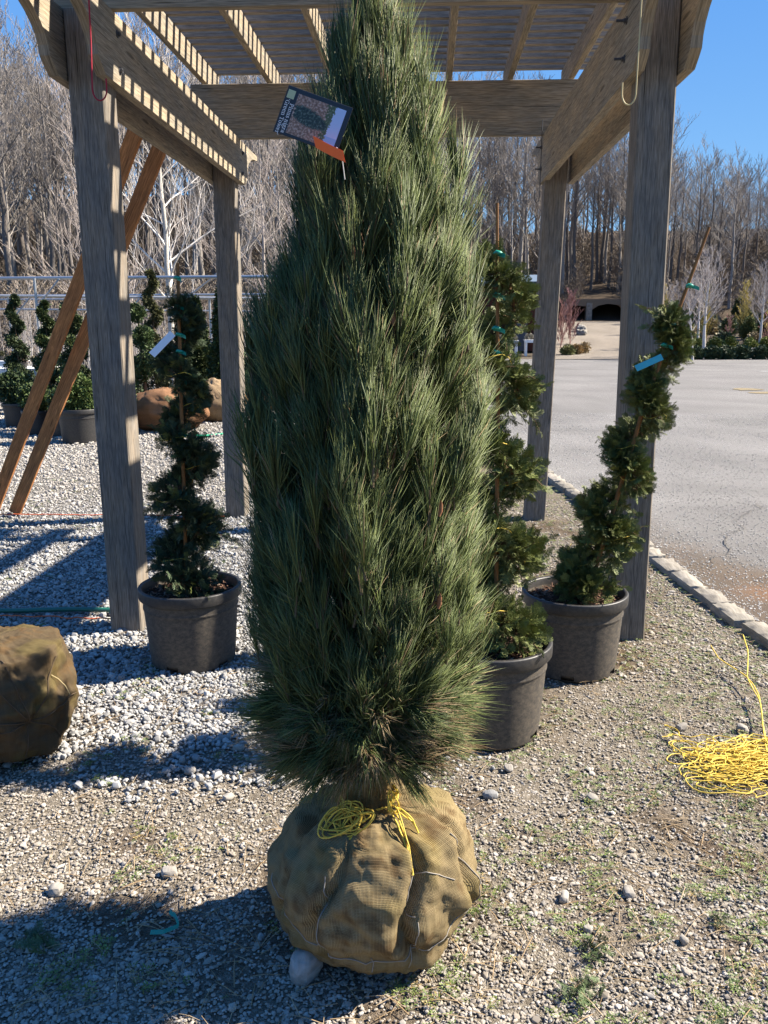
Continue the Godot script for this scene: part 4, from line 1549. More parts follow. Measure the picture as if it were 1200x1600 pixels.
# ---------------------------------------------------------------- gravel
func build_gravel() -> void:
	var kinds := []
	for k in 4: kinds.append(stone_mesh(40 + k, mats["stone"]))
	var sc := [Scat.new(), Scat.new(), Scat.new(), Scat.new()]
	var sg := [Scat.new(), Scat.new(), Scat.new(), Scat.new()]
	var tans := [Color(0.30, 0.262, 0.212), Color(0.265, 0.23, 0.185), Color(0.34, 0.30, 0.25), Color(0.22, 0.19, 0.155), Color(0.38, 0.345, 0.30), Color(0.275, 0.252, 0.22)]
	var greys := [Color(0.30, 0.293, 0.28), Color(0.26, 0.256, 0.248), Color(0.345, 0.336, 0.32), Color(0.22, 0.217, 0.212), Color(0.385, 0.375, 0.355)]
	# small tan pebbles, near
	var n := 0
	while n < 180000:
		var d := lerpf(1.0, 7.5, pow(rng.randf(), 1.6))
		var z := -d
		var x := rr(-0.66 * d - 0.25, 0.55 * d + 0.25)
		n += 1
		if x > kerb_x(z) - 0.05: continue
		var p1 := noise.get_noise_2d(x * 0.9, z * 0.9)
		var p2 := noise.get_noise_2d(x * 3.1 + 50.0, z * 3.1)
		var k := smoothstep(0.25, -0.35, x + p1 * 0.4) * smoothstep(-2.5, -3.4, z + p2 * 0.4)
		if rng.randf() < k: continue
		if rng.randf() < clampf((p1 + p2 * 0.7 - 0.05) * 1.5, 0, 0.8): continue
		var s := rr(0.0026, 0.006)
		if rng.randf() < 0.05: s = rr(0.007, 0.012)
		if d > 3.5: s *= 1.35
		var c: Color = tans[rng.randi_range(0, 5)] * rr(0.8, 1.15)
		sc[rng.randi_range(0, 3)].add(Transform3D(Basis(Vector3.UP, rr(0, TAU)) * Basis(Vector3.RIGHT, rr(-0.4, 0.4)) * Basis.from_scale(Vector3(s * rr(0.8, 1.5), s * rr(0.3, 0.65), s * rr(0.7, 1.1))), Vector3(x, s * rr(-0.35, 0.25) + p2 * 0.006 + p1 * 0.008 - 0.003, z)), c)
	# grey crushed stone, left and behind
	n = 0
	while n < 135000:
		n += 1
		var d := lerpf(2.4, 17.0, pow(rng.randf(), 1.9))
		var z := -d
		var x := rr(-0.66 * d - 0.3, 0.25)
		var p1 := noise.get_noise_2d(x * 0.9, z * 0.9)
		var p2 := noise.get_noise_2d(x * 3.1 + 50.0, z * 3.1)
		var k := smoothstep(0.25, -0.35, x + p1 * 0.4) * smoothstep(-2.5, -3.4, z + p2 * 0.4)
		if rng.randf() > k: continue
		var s := rr(0.0045, 0.0095)
		if rng.randf() < 0.07: s = rr(0.012, 0.02)
		s *= lerpf(1.0, 1.9, smoothstep(5.0, 15.0, d))
		var c: Color = greys[rng.randi_range(0, 4)] * rr(0.85, 1.15)
		if d > 6.5: c = c.lerp(tans[rng.randi_range(0, 5)] * 1.1, smoothstep(6.5, 8.0, d) * 0.6)
		sg[rng.randi_range(0, 3)].add(Transform3D(Basis(Vector3.UP, rr(0, TAU)) * Basis(Vector3.RIGHT, rr(-0.6, 0.6)) * Basis.from_scale(Vector3(s * rr(0.8, 1.4), s * rr(0.55, 0.9), s * rr(0.7, 1.1))), Vector3(x, s * rr(0.0, 0.5), z)), c)
	for k in 4:
		var o := multi(sc[k], "pebble_gravel", kinds[k])
		tag(o, "fine tan pebbles and grit spread over the foreground soil", "gravel", "foreground gravel")
	for k in 4:
		var o := multi(sg[k], "crushed_stone", kinds[k])
		tag(o, "grey crushed stone spread under and behind the pergola", "gravel", "crushed stone yard")
	# grit strewn on the worn asphalt
	var ag := Scat.new()
	for k in 26000:
		var d := lerpf(2.6, 15.0, pow(rng.randf(), 1.7))
		var t := pow(rng.randf(), 1.5) * lerpf(1.6, 6.5, (d - 2.6) / 12.4)
		var x := kerb_x(-d) + 0.12 + t
		var s := rr(0.0022, 0.005) * lerpf(1.0, 1.7, (d - 2.6) / 12.4)
		var c := Color(0.40, 0.385, 0.36) * rr(0.55, 1.4)
		ag.add(Transform3D(Basis(Vector3.UP, rr(0, TAU)) * Basis.from_scale(Vector3(s * rr(0.9, 1.5), s * 0.6, s)), Vector3(x, 0.008, -d)), c)
	tag(multi(ag, "asphalt_grit", kinds[0]), "loose pale grit strewn over the worn asphalt lot", "grit")
	# larger loose stones
	for k in 21:
		var p: Vector3
		if k < 12:
			p = [Vector3(-0.83, 0, -2.66), Vector3(-0.66, 0, -2.50), Vector3(-1.02, 0, -2.01), Vector3(-1.02, 0, -1.86), Vector3(-0.73, 0, -2.10), Vector3(0.40, 0, -1.93), Vector3(0.63, 0, -1.90), Vector3(-0.62, 0, -2.74), Vector3(-0.9, 0, -2.9), Vector3(0.36, 0, -2.05), Vector3(0.52, 0, -2.55), Vector3(-0.70, 0, -2.83)][k]
		else:
			var d := rr(1.3, 3.1)
			p = Vector3(rr(-0.6 * d, minf(0.5 * d, 1.45)), 0, -d)
			if Vector2(p.x + 0.135, p.z + 1.885).length() < 0.3: continue
		var m := Msh.new()
		var s := rr(0.010, 0.019)
		m.col = (Color(0.36, 0.335, 0.30) if rng.randf() < 0.7 else Color(0.29, 0.29, 0.29)) * rr(0.85, 1.25)
		rough_block(m, p + Vector3(0, s * 0.25, 0), Vector3(cos(k * 2.3), 0, sin(k * 2.3)), s * rr(0.9, 1.4), s * rr(0.5, 0.8), s * rr(0.7, 1.0), k + 300, s * 0.55, 0.6)
		var o := part(m, "loose_stone", mats["rock"])
		tag(o, "rounded pale stone larger than the gravel it lies on", "stone", "larger stones among the gravel")
	# dry needles and straw
	var nm := Msh.new()
	nm.col = Color.WHITE
	nm.tube([Vector3(-0.5, 0, 0), Vector3(0, 0.05, 0.02), Vector3(0.5, 0, 0.06)], [0.018, 0.018, 0.01], 3)
	var nme := nm.mesh(mats["chip"])
	var ss := Scat.new()
	for k in 7000:
		var d := lerpf(1.0, 4.6, pow(rng.randf(), 1.3))
		var x := rr(-0.66 * d, minf(0.55 * d, kerb_x(-d)))
		var p1 := noise.get_noise_2d(x * 0.9, -d * 0.9)
		if rng.randf() > 0.45 + p1: continue
		var L := rr(0.025, 0.085)
		var c := Color(0.28, 0.19, 0.10).lerp(Color(0.36, 0.28, 0.18), rng.randf())
		ss.add(Transform3D(Basis(Vector3.UP, rr(0, TAU)) * Basis(Vector3(0, 0, 1), rr(-0.12, 0.12)) * Basis.from_scale(Vector3.ONE * L), Vector3(x, rr(0.004, 0.012), -d)), c)
	tag(multi(ss, "dry_needles", nme), "dry brown needles and straw littering the gravel", "needles")
	# low weeds
	var wm := Msh.new()
	for k in 22:
		var a := rr(0, TAU)
		var R := rr(0.1, 1.0)
		var c := Vector3(cos(a) * R, rr(0.1, 0.5) * (1.3 - R), sin(a) * R)
		var d := (Vector3(cos(a), rr(0.2, 0.9), sin(a)) + rdir() * 0.3).normalized()
		var side := d.cross(Vector3.UP).normalized()
		var nn := side.cross(d).normalized()
		if nn.y < 0: nn = -nn
		wm.col = Color.WHITE * rr(0.7, 1.3)
		var l := rr(0.25, 0.42)
		wm.face([c, c + d * l * 0.45 + side * l * 0.3, c + d * l, c + d * l * 0.45 - side * l * 0.3], nn, [Vector2.ZERO, Vector2.ZERO, Vector2.ZERO, Vector2.ZERO])
	var wme := wm.mesh(mats["leaf"])
	var ws := Scat.new()
	for k in 26000:
		var d := lerpf(1.05, 8.5, pow(rng.randf(), 1.2))
		var z := -d
		var x := rr(-0.55 * d, minf(0.55 * d + 0.2, kerb_x(z) - 0.04))
		var patch := noise.get_noise_2d(x * 2.6 + 200.0, z * 2.6) + 0.5 * noise.get_noise_2d(x * 7.0, z * 7.0 + 90.0)
		var near := smoothstep(-0.2, 1.3, x) * 0.30 + smoothstep(0.6, 0.05, kerb_x(z) - x) * 0.3
		if z < -2.4 and z > -5.5: near += 0.08 * smoothstep(0.3, 0.9, x)
		if x < 0.0: near -= 0.25
		if patch + near < 0.10: continue
		var s := rr(0.008, 0.019)
		var c := Color(0.15, 0.185, 0.035).lerp(Color(0.105, 0.155, 0.045), rng.randf()) * rr(0.75, 1.25)
		if rng.randf() < 0.12: c = Color(0.28, 0.20, 0.08)
		ws.add(Transform3D(Basis(Vector3.UP, rr(0, TAU)) * Basis(Vector3.RIGHT, rr(-0.3, 0.3)).scaled(Vector3.ONE * s), Vector3(x, 0.004, z)), c)
	tag(multi(ws, "low_weeds", wme), "low yellow green weeds creeping through the gravel by the kerb", "weeds")

# ---------------------------------------------------------------- shrubs, bare trees
var clump_mesh: ArrayMesh
var fine_clump: ArrayMesh

func make_clump(sd: int, n: int, l0: float, l1: float, w: float) -> ArrayMesh:
	var g := RandomNumberGenerator.new()
	g.seed = sd
	var m := Msh.new()
	for k in n:
		var z := g.randf_range(-1, 1)
		var a := g.randf_range(0, TAU)
		var d := Vector3(sqrt(1 - z * z) * cos(a), z, sqrt(1 - z * z) * sin(a))
		var c := d * g.randf_range(0.1, 0.8)
		d = (d + Vector3(0, 0.5, 0)).normalized()
		var s := d.cross(Vector3(g.randf_range(-1, 1), g.randf_range(-1, 1), g.randf_range(-1, 1))).normalized()
		var nn := s.cross(d).normalized()
		if nn.dot(c) < 0: nn = -nn
		var l := g.randf_range(l0, l1)
		m.col = Color.WHITE * g.randf_range(0.65, 1.3)
		m.face([c, c + d * l * 0.5 + s * l * w, c + d * l, c + d * l * 0.5 - s * l * w], nn, [Vector2.ZERO, Vector2.ZERO, Vector2.ZERO, Vector2.ZERO])
	return m.mesh(mats["leaf"])

# leaf clumps spread through an ellipsoid
func foliage(parent: Node3D, c: Vector3, r: Vector3, count: int, size: float, col: Color, sc: Scat = null) -> void:
	var own := sc == null
	if own: sc = Scat.new()
	for k in count:
		var d := rdir()
		var q := pow(rng.randf(), 0.4) * (0.9 + 0.25 * noise.get_noise_3d(d.x * 2.0 + c.x * 3.0, d.y * 2.0, d.z * 2.0 + c.z * 3.0))
		sc.add(Transform3D(basis_y((d + Vector3(0, 0.4, 0)).normalized(), rr(0, TAU)).scaled(Vector3.ONE * size * rr(0.7, 1.3)), c + Vector3(d.x * r.x, d.y * r.y, d.z * r.z) * q), col * rr(0.65, 1.3))
	if own:
		multi(sc, "foliage", clump_mesh, parent)

func globe_in_pot(at: Vector3, r: float, s: float, label: String, col: Color) -> Node3D:
	var g := thing("potted_globe_shrub", label, "potted shrub", at, "clipped globe shrubs in black pots")
	pot(g, at, s, false)
	foliage(g, at + Vector3(0, 0.34 * s + r * 0.8, 0), Vector3(r, r * 0.92, r), 260, r * 0.2, col)
	return g

func nursery_spiral(at: Vector3, h: float, r: float, s: float, label: String, col: Color) -> void:
	var g := thing("nursery_spiral_topiary", label, "topiary", at, "spiral topiaries standing in the nursery")
	pot(g, at, s, false)
	var sc := Scat.new()
	var y0 := 0.34 * s
	var st := Msh.new()
	st.col = Color(0.15, 0.10, 0.06)
	st.tube([at + Vector3(0, y0 - 0.05, 0), at + Vector3(0.01, y0 + h, 0)], [0.02, 0.006], 6)
	part(st, "stem", mats["bark_far"], g)
	var n := 26
	var ph := rr(0, TAU)
	for k in n:
		var t := k / float(n - 1)
		var R := r * (1.0 - t * 0.75)
		var an := ph + t * TAU * 3.6
		foliage(g, at + Vector3(cos(an) * R * 0.55, y0 + 0.08 + h * t, sin(an) * R * 0.55), Vector3(R * 0.62, R * 0.55, R * 0.62), 24, 0.045, col, sc)
	multi(sc, "foliage", clump_mesh, g)

func conifer(at: Vector3, h: float, r: float, col: Color, label: String, ball := true) -> Node3D:
	var g := thing("cone_evergreen", label, "evergreen", at)
	var y0 := 0.0
	if ball:
		var b := burlap_small(at + Vector3(0, 0.22, 0), Vector3(0.34, 0.24, 0.34), Color(0.36, 0.25, 0.15))
		part(b, "root_ball", mats["burlap"], g)
		y0 = 0.40
	var st := Msh.new()
	st.col = Color(0.13, 0.09, 0.06)
	st.tube([at + Vector3(0, y0 - 0.1, 0), at + Vector3(0, y0 + h * 0.95, 0)], [0.04, 0.008], 6)
	part(st, "trunk", mats["bark_far"], g)
	var sc := Scat.new()
	for k in 900:
		var t := pow(rng.randf(), 1.3)
		var an := rr(0, TAU)
		var R := r * pow(1.0 - t, 0.75) * (0.85 + 0.35 * noise.get_noise_3d(cos(an) * 2.0 + at.x, t * 6.0, sin(an) * 2.0)) * pow(rng.randf(), 0.3)
		var d := Vector3(cos(an), 0.8, sin(an)).normalized()
		sc.add(Transform3D(basis_y(d, rr(0, TAU)).scaled(Vector3.ONE * 0.075 * rr(0.7, 1.2)), at + Vector3(cos(an) * R, y0 + 0.03 + h * t, sin(an) * R)), col * rr(0.6, 1.35))
	multi(sc, "foliage", clump_mesh, g)
	return g

func burlap_small(c: Vector3, r: Vector3, col: Color) -> Msh:
	var m := Msh.new()
	var NA := 40
	var NP := 22
	for j in NP + 1:
		var pol := PI * j / NP
		for i in NA + 1:
			var an := TAU * i / NA
			var d := Vector3(sin(pol) * cos(an), cos(pol), sin(pol) * sin(an))
			var k := 1.0 + 0.18 * noise.get_noise_3dv(d * 1.6 + c) + 0.07 * noise.get_noise_3dv(d * 4.0 + c)
			var p := c + Vector3(d.x * r.x, d.y * r.y, d.z * r.z) * k
			p.y = maxf(p.y, 0.01)
			m.col = col * (1.0 + 0.4 * noise.get_noise_3dv(p * 5.0))
			m.vert(p, d, Vector2(i / float(NA) * 6.0, j / float(NP) * 3.0))
	for j in NP:
		for i in NA:
			var k := j * (NA + 1) + i
			m.tri(k, k + 1, k + NA + 1)
			m.tri(k + 1, k + NA + 2, k + NA + 1)
	for j in NP + 1:
		for i in NA + 1:
			var gg := (m.v[j * (NA + 1) + posmod(i + 1, NA)] - m.v[j * (NA + 1) + posmod(i - 1, NA)]).cross(m.v[mini(j + 1, NP) * (NA + 1) + i] - m.v[maxi(j - 1, 0) * (NA + 1) + i])
			var id := j * (NA + 1) + i
			if gg.length_squared() > 1e-14:
				if gg.dot(m.n[id]) < 0: gg = -gg
				m.n[id] = gg.normalized()
	return m

# trunk and branches of a leafless tree, standing on the origin
func bare_tree(sd: int, H: float, r0: float, first: float, up: float, n1: int, n2: int, n3: int, tc: Color, bc: Color, twig := 0.006) -> Array:
	var g := RandomNumberGenerator.new()
	g.seed = sd
	var tm := Msh.new()
	var bm := Msh.new()
	tm.col = tc
	var tp := []
	var tr := []
	var off := Vector3.ZERO
	for k in 11:
		var t := k / 10.0
		off += Vector3(g.randf_range(-1, 1), 0, g.randf_range(-1, 1)) * H * 0.008
		tp.append(Vector3(off.x, H * t - 0.15, off.z))
		tr.append(maxf(r0 * pow(1.0 - t, 0.8), twig))
	tm.tube(tp, tr, 7, Vector2(2, 0.6))
	var at_trunk := func(t: float) -> Vector3:
		var q := clampf(t, 0, 0.999) * 10.0
		return tp[int(q)].lerp(tp[int(q) + 1], q - int(q))
	var grow := func(p: Vector3, d: Vector3, len: float, rad: float, sides: int, segs: int, curl: float) -> Array:
		var pts := [p]
		var rd := [rad]
		var q := p
		for s in segs:
			d = (d + Vector3(g.randf_range(-1, 1), g.randf_range(-0.3, 1), g.randf_range(-1, 1)) * curl).normalized()
			q += d * len / segs
			pts.append(q); rd.append(maxf(rad * (1.0 - (s + 1.0) / segs * 0.75), twig * 0.7))
		bm.col = bc.lerp(tc, clampf(rad / (r0 * 0.3), 0, 1)) * g.randf_range(0.8, 1.2)
		bm.tube(pts, rd, sides)
		return pts
	for k in n1:
		var t := first + (0.985 - first) * (k + g.randf()) / n1
		var a := k * 2.4 + g.randf_range(-0.5, 0.5)
		var p: Vector3 = at_trunk.call(t)
		var L1: float = H * (0.34 - 0.22 * t) * g.randf_range(0.7, 1.25)
		var d := Vector3(cos(a), up * g.randf_range(0.7, 1.4), sin(a)).normalized()
		var b1: Array = grow.call(p, d, L1, r0 * 0.42 * (1.08 - t), 5, 4, 0.16)
		for j in n2:
			var u := 0.2 + 0.8 * (j + g.randf()) / n2
			var q := clampf(u, 0, 0.999) * 4.0
			var p2: Vector3 = b1[int(q)].lerp(b1[int(q) + 1], q - int(q))
			var d2: Vector3 = ((b1[4] - b1[0]).normalized() + Vector3(g.randf_range(-1, 1), g.randf_range(-0.1, 0.9), g.randf_range(-1, 1)) * 0.85).normalized()
			var b2: Array = grow.call(p2, d2, L1 * g.randf_range(0.3, 0.55), r0 * 0.13 * (1.1 - t), 4, 3, 0.2)
			for i in n3:
				var w := (0.25 + 0.75 * (i + g.randf()) / n3) * 2.99
				var p3: Vector3 = b2[int(w)].lerp(b2[int(w) + 1], w - int(w))
				var d3: Vector3 = ((b2[3] - b2[0]).normalized() + Vector3(g.randf_range(-1, 1), g.randf_range(-0.1, 1.0), g.randf_range(-1, 1)) * 0.9).normalized()
				grow.call(p3, d3, L1 * g.randf_range(0.14, 0.3), twig * 1.3, 3, 2, 0.2)
	return [tm, bm]

func tree_thing(called: String, parts: Array, label: String, group: String, tm: Material, bm: Material) -> Node3D:
	var g := thing(called, label, "tree", Vector3.ZERO, group)
	part(parts[0], "trunk", tm, g, false)
	part(parts[1], "branches", bm, g, false)
	return g

# ---------------------------------------------------------------- nursery stock behind, left
func build_left_nursery() -> void:
	clump_mesh = make_clump(5, 26, 0.5, 0.9, 0.32)
	var box := Color(0.072, 0.105, 0.028)
	globe_in_pot(Vector3(-6.50, 0, -13.1), 0.30, 1.0, "clipped dark globe shrub in a dusty pot in front of the white table", Color(0.045, 0.07, 0.025))
	globe_in_pot(Vector3(-5.72, 0, -12.1), 0.24, 0.95, "clipped bright green globe shrub in black pot below a raking board", box)
	globe_in_pot(Vector3(-5.25, 0, -11.9), 0.22, 0.9, "clipped green globe shrub half hidden behind the raking boards", Color(0.06, 0.09, 0.028))
	globe_in_pot(Vector3(-4.72, 0, -11.2), 0.28, 1.25, "clipped light green globe shrub in the widest black pot by the raking boards", Color(0.095, 0.135, 0.035))
	globe_in_pot(Vector3(-4.45, 0, -11.9), 0.27, 1.0, "clipped green globe shrub in black pot just past a pergola post", Color(0.08, 0.12, 0.03))
	for q in [[-6.3, -13.9, 1.45, 0.30, "spiral topiary with open coils, nearest the white table"], [-5.7, -13.5, 1.55, 0.34, "dense dark green spiral topiary among paler ones"], [-5.3, -13.8, 1.85, 0.36, "tallest brownish green spiral topiary behind the raking boards"], [-4.9, -13.3, 1.35, 0.36, "broad olive spiral topiary behind the raking boards"], [-4.75, -14.6, 1.95, 0.30, "slim tall spiral topiary close to a pergola post"], [-7.3, -14.9, 1.6, 0.28, "olive spiral topiary standing past the white table"]]:
		nursery_spiral(Vector3(q[0], 0, q[1]), q[2], q[3], 1.0, q[4], [Color(0.062, 0.085, 0.026), Color(0.045, 0.066, 0.024), Color(0.085, 0.088, 0.032)][int(absf(q[0]) * 10.0) % 3])
	# pom-pom topiary
	var pp := thing("pompom_topiary", "topiary of separate clipped green balls on one stem", "topiary", Vector3(-4.35, 0, -12.9))
	var st := Msh.new()
	st.col = Color(0.15, 0.10, 0.06)
	st.tube([Vector3(-4.35, 0.2, -12.9), Vector3(-4.4, 1.0, -12.9), Vector3(-4.42, 1.75, -12.9)], [0.03, 0.02, 0.012], 6)
	part(st, "stem", mats["bark_far"], pp)
	pot(pp, Vector3(-4.35, 0, -12.9), 1.0, false)
	for q in [[-4.44, 1.72, 0.14], [-4.36, 1.36, 0.19], [-4.22, 1.0, 0.28], [-4.5, 0.85, 0.25]]:
		foliage(pp, Vector3(q[0], q[1], -12.9), Vector3.ONE * q[2], 130, 0.04, Color(0.055, 0.085, 0.025))
	# burlapped stock
	var b1 := burlap_small(Vector3(-3.95, 0.30, -12.6), Vector3(0.60, 0.33, 0.5), Color(0.46, 0.28, 0.19))
	var g1 := thing("burlap_root_ball", "wide reddish tan burlap root ball lying on the gravel behind a potted spiral", "root ball", Vector3(-3.95, 0, -12.6))
	part(b1, "burlap_wrap", mats["burlap"], g1)
	var b2 := burlap_small(Vector3(-3.55, 0.33, -13.8), Vector3(0.36, 0.35, 0.36), Color(0.50, 0.40, 0.30))
	var g2 := thing("burlap_root_ball", "pale burlap root ball standing between two cone shaped evergreens", "root ball", Vector3(-3.55, 0, -13.8))
	part(b2, "burlap_wrap", mats["burlap"], g2)
	conifer(Vector3(-3.62, 0, -15.0), 1.75, 0.40, Color(0.042, 0.068, 0.02), "dark cone shaped evergreen on a burlap ball next to the back post")
	conifer(Vector3(-4.35, 0, -15.8), 1.55, 0.36, Color(0.052, 0.072, 0.022), "olive cone shaped evergreen on a burlap ball behind the potted spiral")
	conifer(Vector3(-2.55, 0, -16.5), 1.7, 0.45, Color(0.05, 0.08, 0.022), "green cone shaped evergreen on a burlap ball behind the pine")
	conifer(Vector3(-3.1, 0, -15.6), 1.3, 0.40, Color(0.045, 0.068, 0.024), "short dark cone shaped evergreen beside the back post")
	# tables
	var first: Node3D = null
	for q in [[-8.0, -15.6, "long white table", "white wooden nursery table loaded with small plants beside spiral topiaries"], [-10.2, -19.0, "", "white wooden nursery table standing under the steel pipe frame"]]:
		var t := table_thing(Vector3(q[0], 0, q[1]), 1.9, 0.9, 0.78, q[3])
		for k in 14:
			var p := Vector3(q[0] - 0.85 + 0.13 * k, 0.80, q[1] + rr(-0.3, 0.3))
			var pl := thing("table_plant", "small reddish potted plant on a white nursery table", "plant", p, "small plants on the nursery tables")
			var pm := Msh.new()
			pm.col = Color.WHITE
			pm.lathe([Vector2(0.0, 0.0), Vector2(0.05, 0.0), Vector2(0.06, 0.09), Vector2(0.05, 0.09), Vector2(0.0, 0.08)], 10, p)
			part(pm, "pot", mats["pot_rim"], pl)
			foliage(pl, p + Vector3(0, 0.14, 0), Vector3(0.07, 0.06, 0.07), 16, 0.035, Color(0.16, 0.09, 0.06).lerp(Color(0.1, 0.12, 0.05), rng.randf()))
	# steel pipe frame
	var f := thing("pipe_frame", "galvanised steel pipe frame with long rails over the nursery rows", "frame", Vector3(-7.0, 0, -18.0))
	var pipe := func(a: Vector3, b: Vector3, r: float, called: String):
		var m := Msh.new()
		m.tube([a, b], [r, r], 8, Vector2.ONE, true)
		part(m, called, mats["galvanised"], f)
	pipe.call(Vector3(-14.0, 2.47, -17.0), Vector3(-1.0, 2.44, -17.0), 0.035, "rail")
	pipe.call(Vector3(-14.0, 2.16, -15.0), Vector3(-1.0, 2.10, -20.5), 0.03, "rail")
	pipe.call(Vector3(-14.0, 2.20, -19.0), Vector3(-1.0, 2.18, -19.0), 0.03, "rail")
	pipe.call(Vector3(-14.0, 2.25, -23.0), Vector3(-1.0, 2.22, -23.0), 0.03, "rail")
	pipe.call(Vector3(-14.0, 1.98, -19.2), Vector3(-1.0, 1.80, -20.0), 0.022, "rail")
	for q in [[-7.8, -16.9, 2.45], [-6.9, -19, 2.18], [-9.4, -19, 2.18], [-4.9, -19, 2.16], [-3.2, -19, 2.16], [-2.2, -17, 2.42], [-5.4, -23, 2.2], [-8.6, -23, 2.2], [-3.4, -23, 2.2]]:
		pipe.call(Vector3(q[0], 0, q[1]), Vector3(q[0], q[2], q[1]), 0.026, "upright")
		pipe.call(Vector3(q[0], q[2] - 0.55, q[1]), Vector3(q[0] + 0.5, q[2] - 0.02, q[1]), 0.018, "strut")
	# young whips with pale stems
	var whip := bare_tree(600, 2.1, 0.016, 0.25, 1.6, 12, 3, 0, Color(0.42, 0.375, 0.34), Color(0.30, 0.25, 0.22), 0.004)
	var w2 := bare_tree(601, 2.3, 0.018, 0.2, 2.2, 14, 3, 0, Color(0.47, 0.44, 0.41), Color(0.31, 0.27, 0.245), 0.004)
	var wt := [tree_thing("nursery_whip", whip, "thin young bare tree in the dense pale nursery row", "young bare trees in the nursery rows", mats["bark_far"], mats["bark_far"]), tree_thing("nursery_whip", w2, "thin young bare tree in the dense pale nursery row", "young bare trees in the nursery rows", mats["bark_far"], mats["bark_far"])]
	wt[0].position = Vector3(-9.0, 0, -20.5)
	wt[1].position = Vector3(-8.5, 0, -21.0)
	for k in 150:
		var d := rr(19.5, 29.0)
		copy(wt[k % 2], Vector3(rr(-0.56, -0.16) * d, 0, -d), rr(0, TAU), "", rr(0.75, 1.15))
	# pale barked specimen trees
	var pale := Color(0.56, 0.53, 0.49)
	var pt := bare_tree(71, 7.4, 0.085, 0.26, 0.75, 26, 7, 4, pale, Color(0.46, 0.42, 0.39), 0.005)
	var po := tree_thing("pale_barked_tree", pt, "pale grey barked young tree with white trunk wrap behind the potted spiral", "", mats["bark"], mats["bark_far"])
	po.position = Vector3(-5.75, 0, -19.0)
	var pt2 := bare_tree(72, 6.8, 0.06, 0.22, 0.9, 24, 7, 4, Color(0.32, 0.28, 0.25), Color(0.37, 0.315, 0.285), 0.005)
	var labels := ["slender reddish twigged bare tree behind the raking boards", "slender bare tree with reddish twigs seen between the pine and the back post", "slender bare tree with reddish twigs rising behind the pipe frame", "slender bare tree with reddish twigs far behind the crossing rails"]
	var t2 := tree_thing("slender_bare_tree", pt2, labels[0], "slender bare trees behind the pergola", mats["bark_far"], mats["bark_far"])
	t2.position = Vector3(-7.6, 0, -21.5)
	copy(t2, Vector3(-3.5, 0, -22.0), 1.2, labels[1], 1.0)
	copy(t2, Vector3(-9.6, 0, -24.0), 2.2, labels[2], 1.1)
	copy(t2, Vector3(-5.0, 0, -26.0), 4.0, labels[3], 1.15)

func table_thing(at: Vector3, w: float, dp: float, h: float, label: String) -> Node3D:
	var t := thing("nursery_table", label, "table", at)
	for k in 6:
		var m := Msh.new()
		var z := at.z - dp * 0.5 + dp * (k + 0.5) / 6.0
		m.bar(Vector3(at.x - w * 0.5, at.y + h, z), Vector3(at.x + w * 0.5, at.y + h, z), Vector3(0, 0, 1), dp / 6.0 - 0.015, 0.03)
		part(m, "plank", mats["white_paint"], t)
	for sx: float in [-1.0, 1.0]:
		for sz: float in [-1.0, 1.0]:
			var m := Msh.new()
			var p := at + Vector3(sx * (w * 0.5 - 0.1), 0, sz * (dp * 0.5 - 0.08))
			m.bar(p, p + Vector3(0, h - 0.02, 0), Vector3.RIGHT, 0.09, 0.09)
			part(m, "leg", mats["white_paint"], t)
	var a := Msh.new()
	a.bar(at + Vector3(-w * 0.5, h - 0.07, dp * 0.5 - 0.02), at + Vector3(w * 0.5, h - 0.07, dp * 0.5 - 0.02), Vector3(0, 0, 1), 0.03, 0.1)
	part(a, "apron", mats["white_paint"], t)
	return t

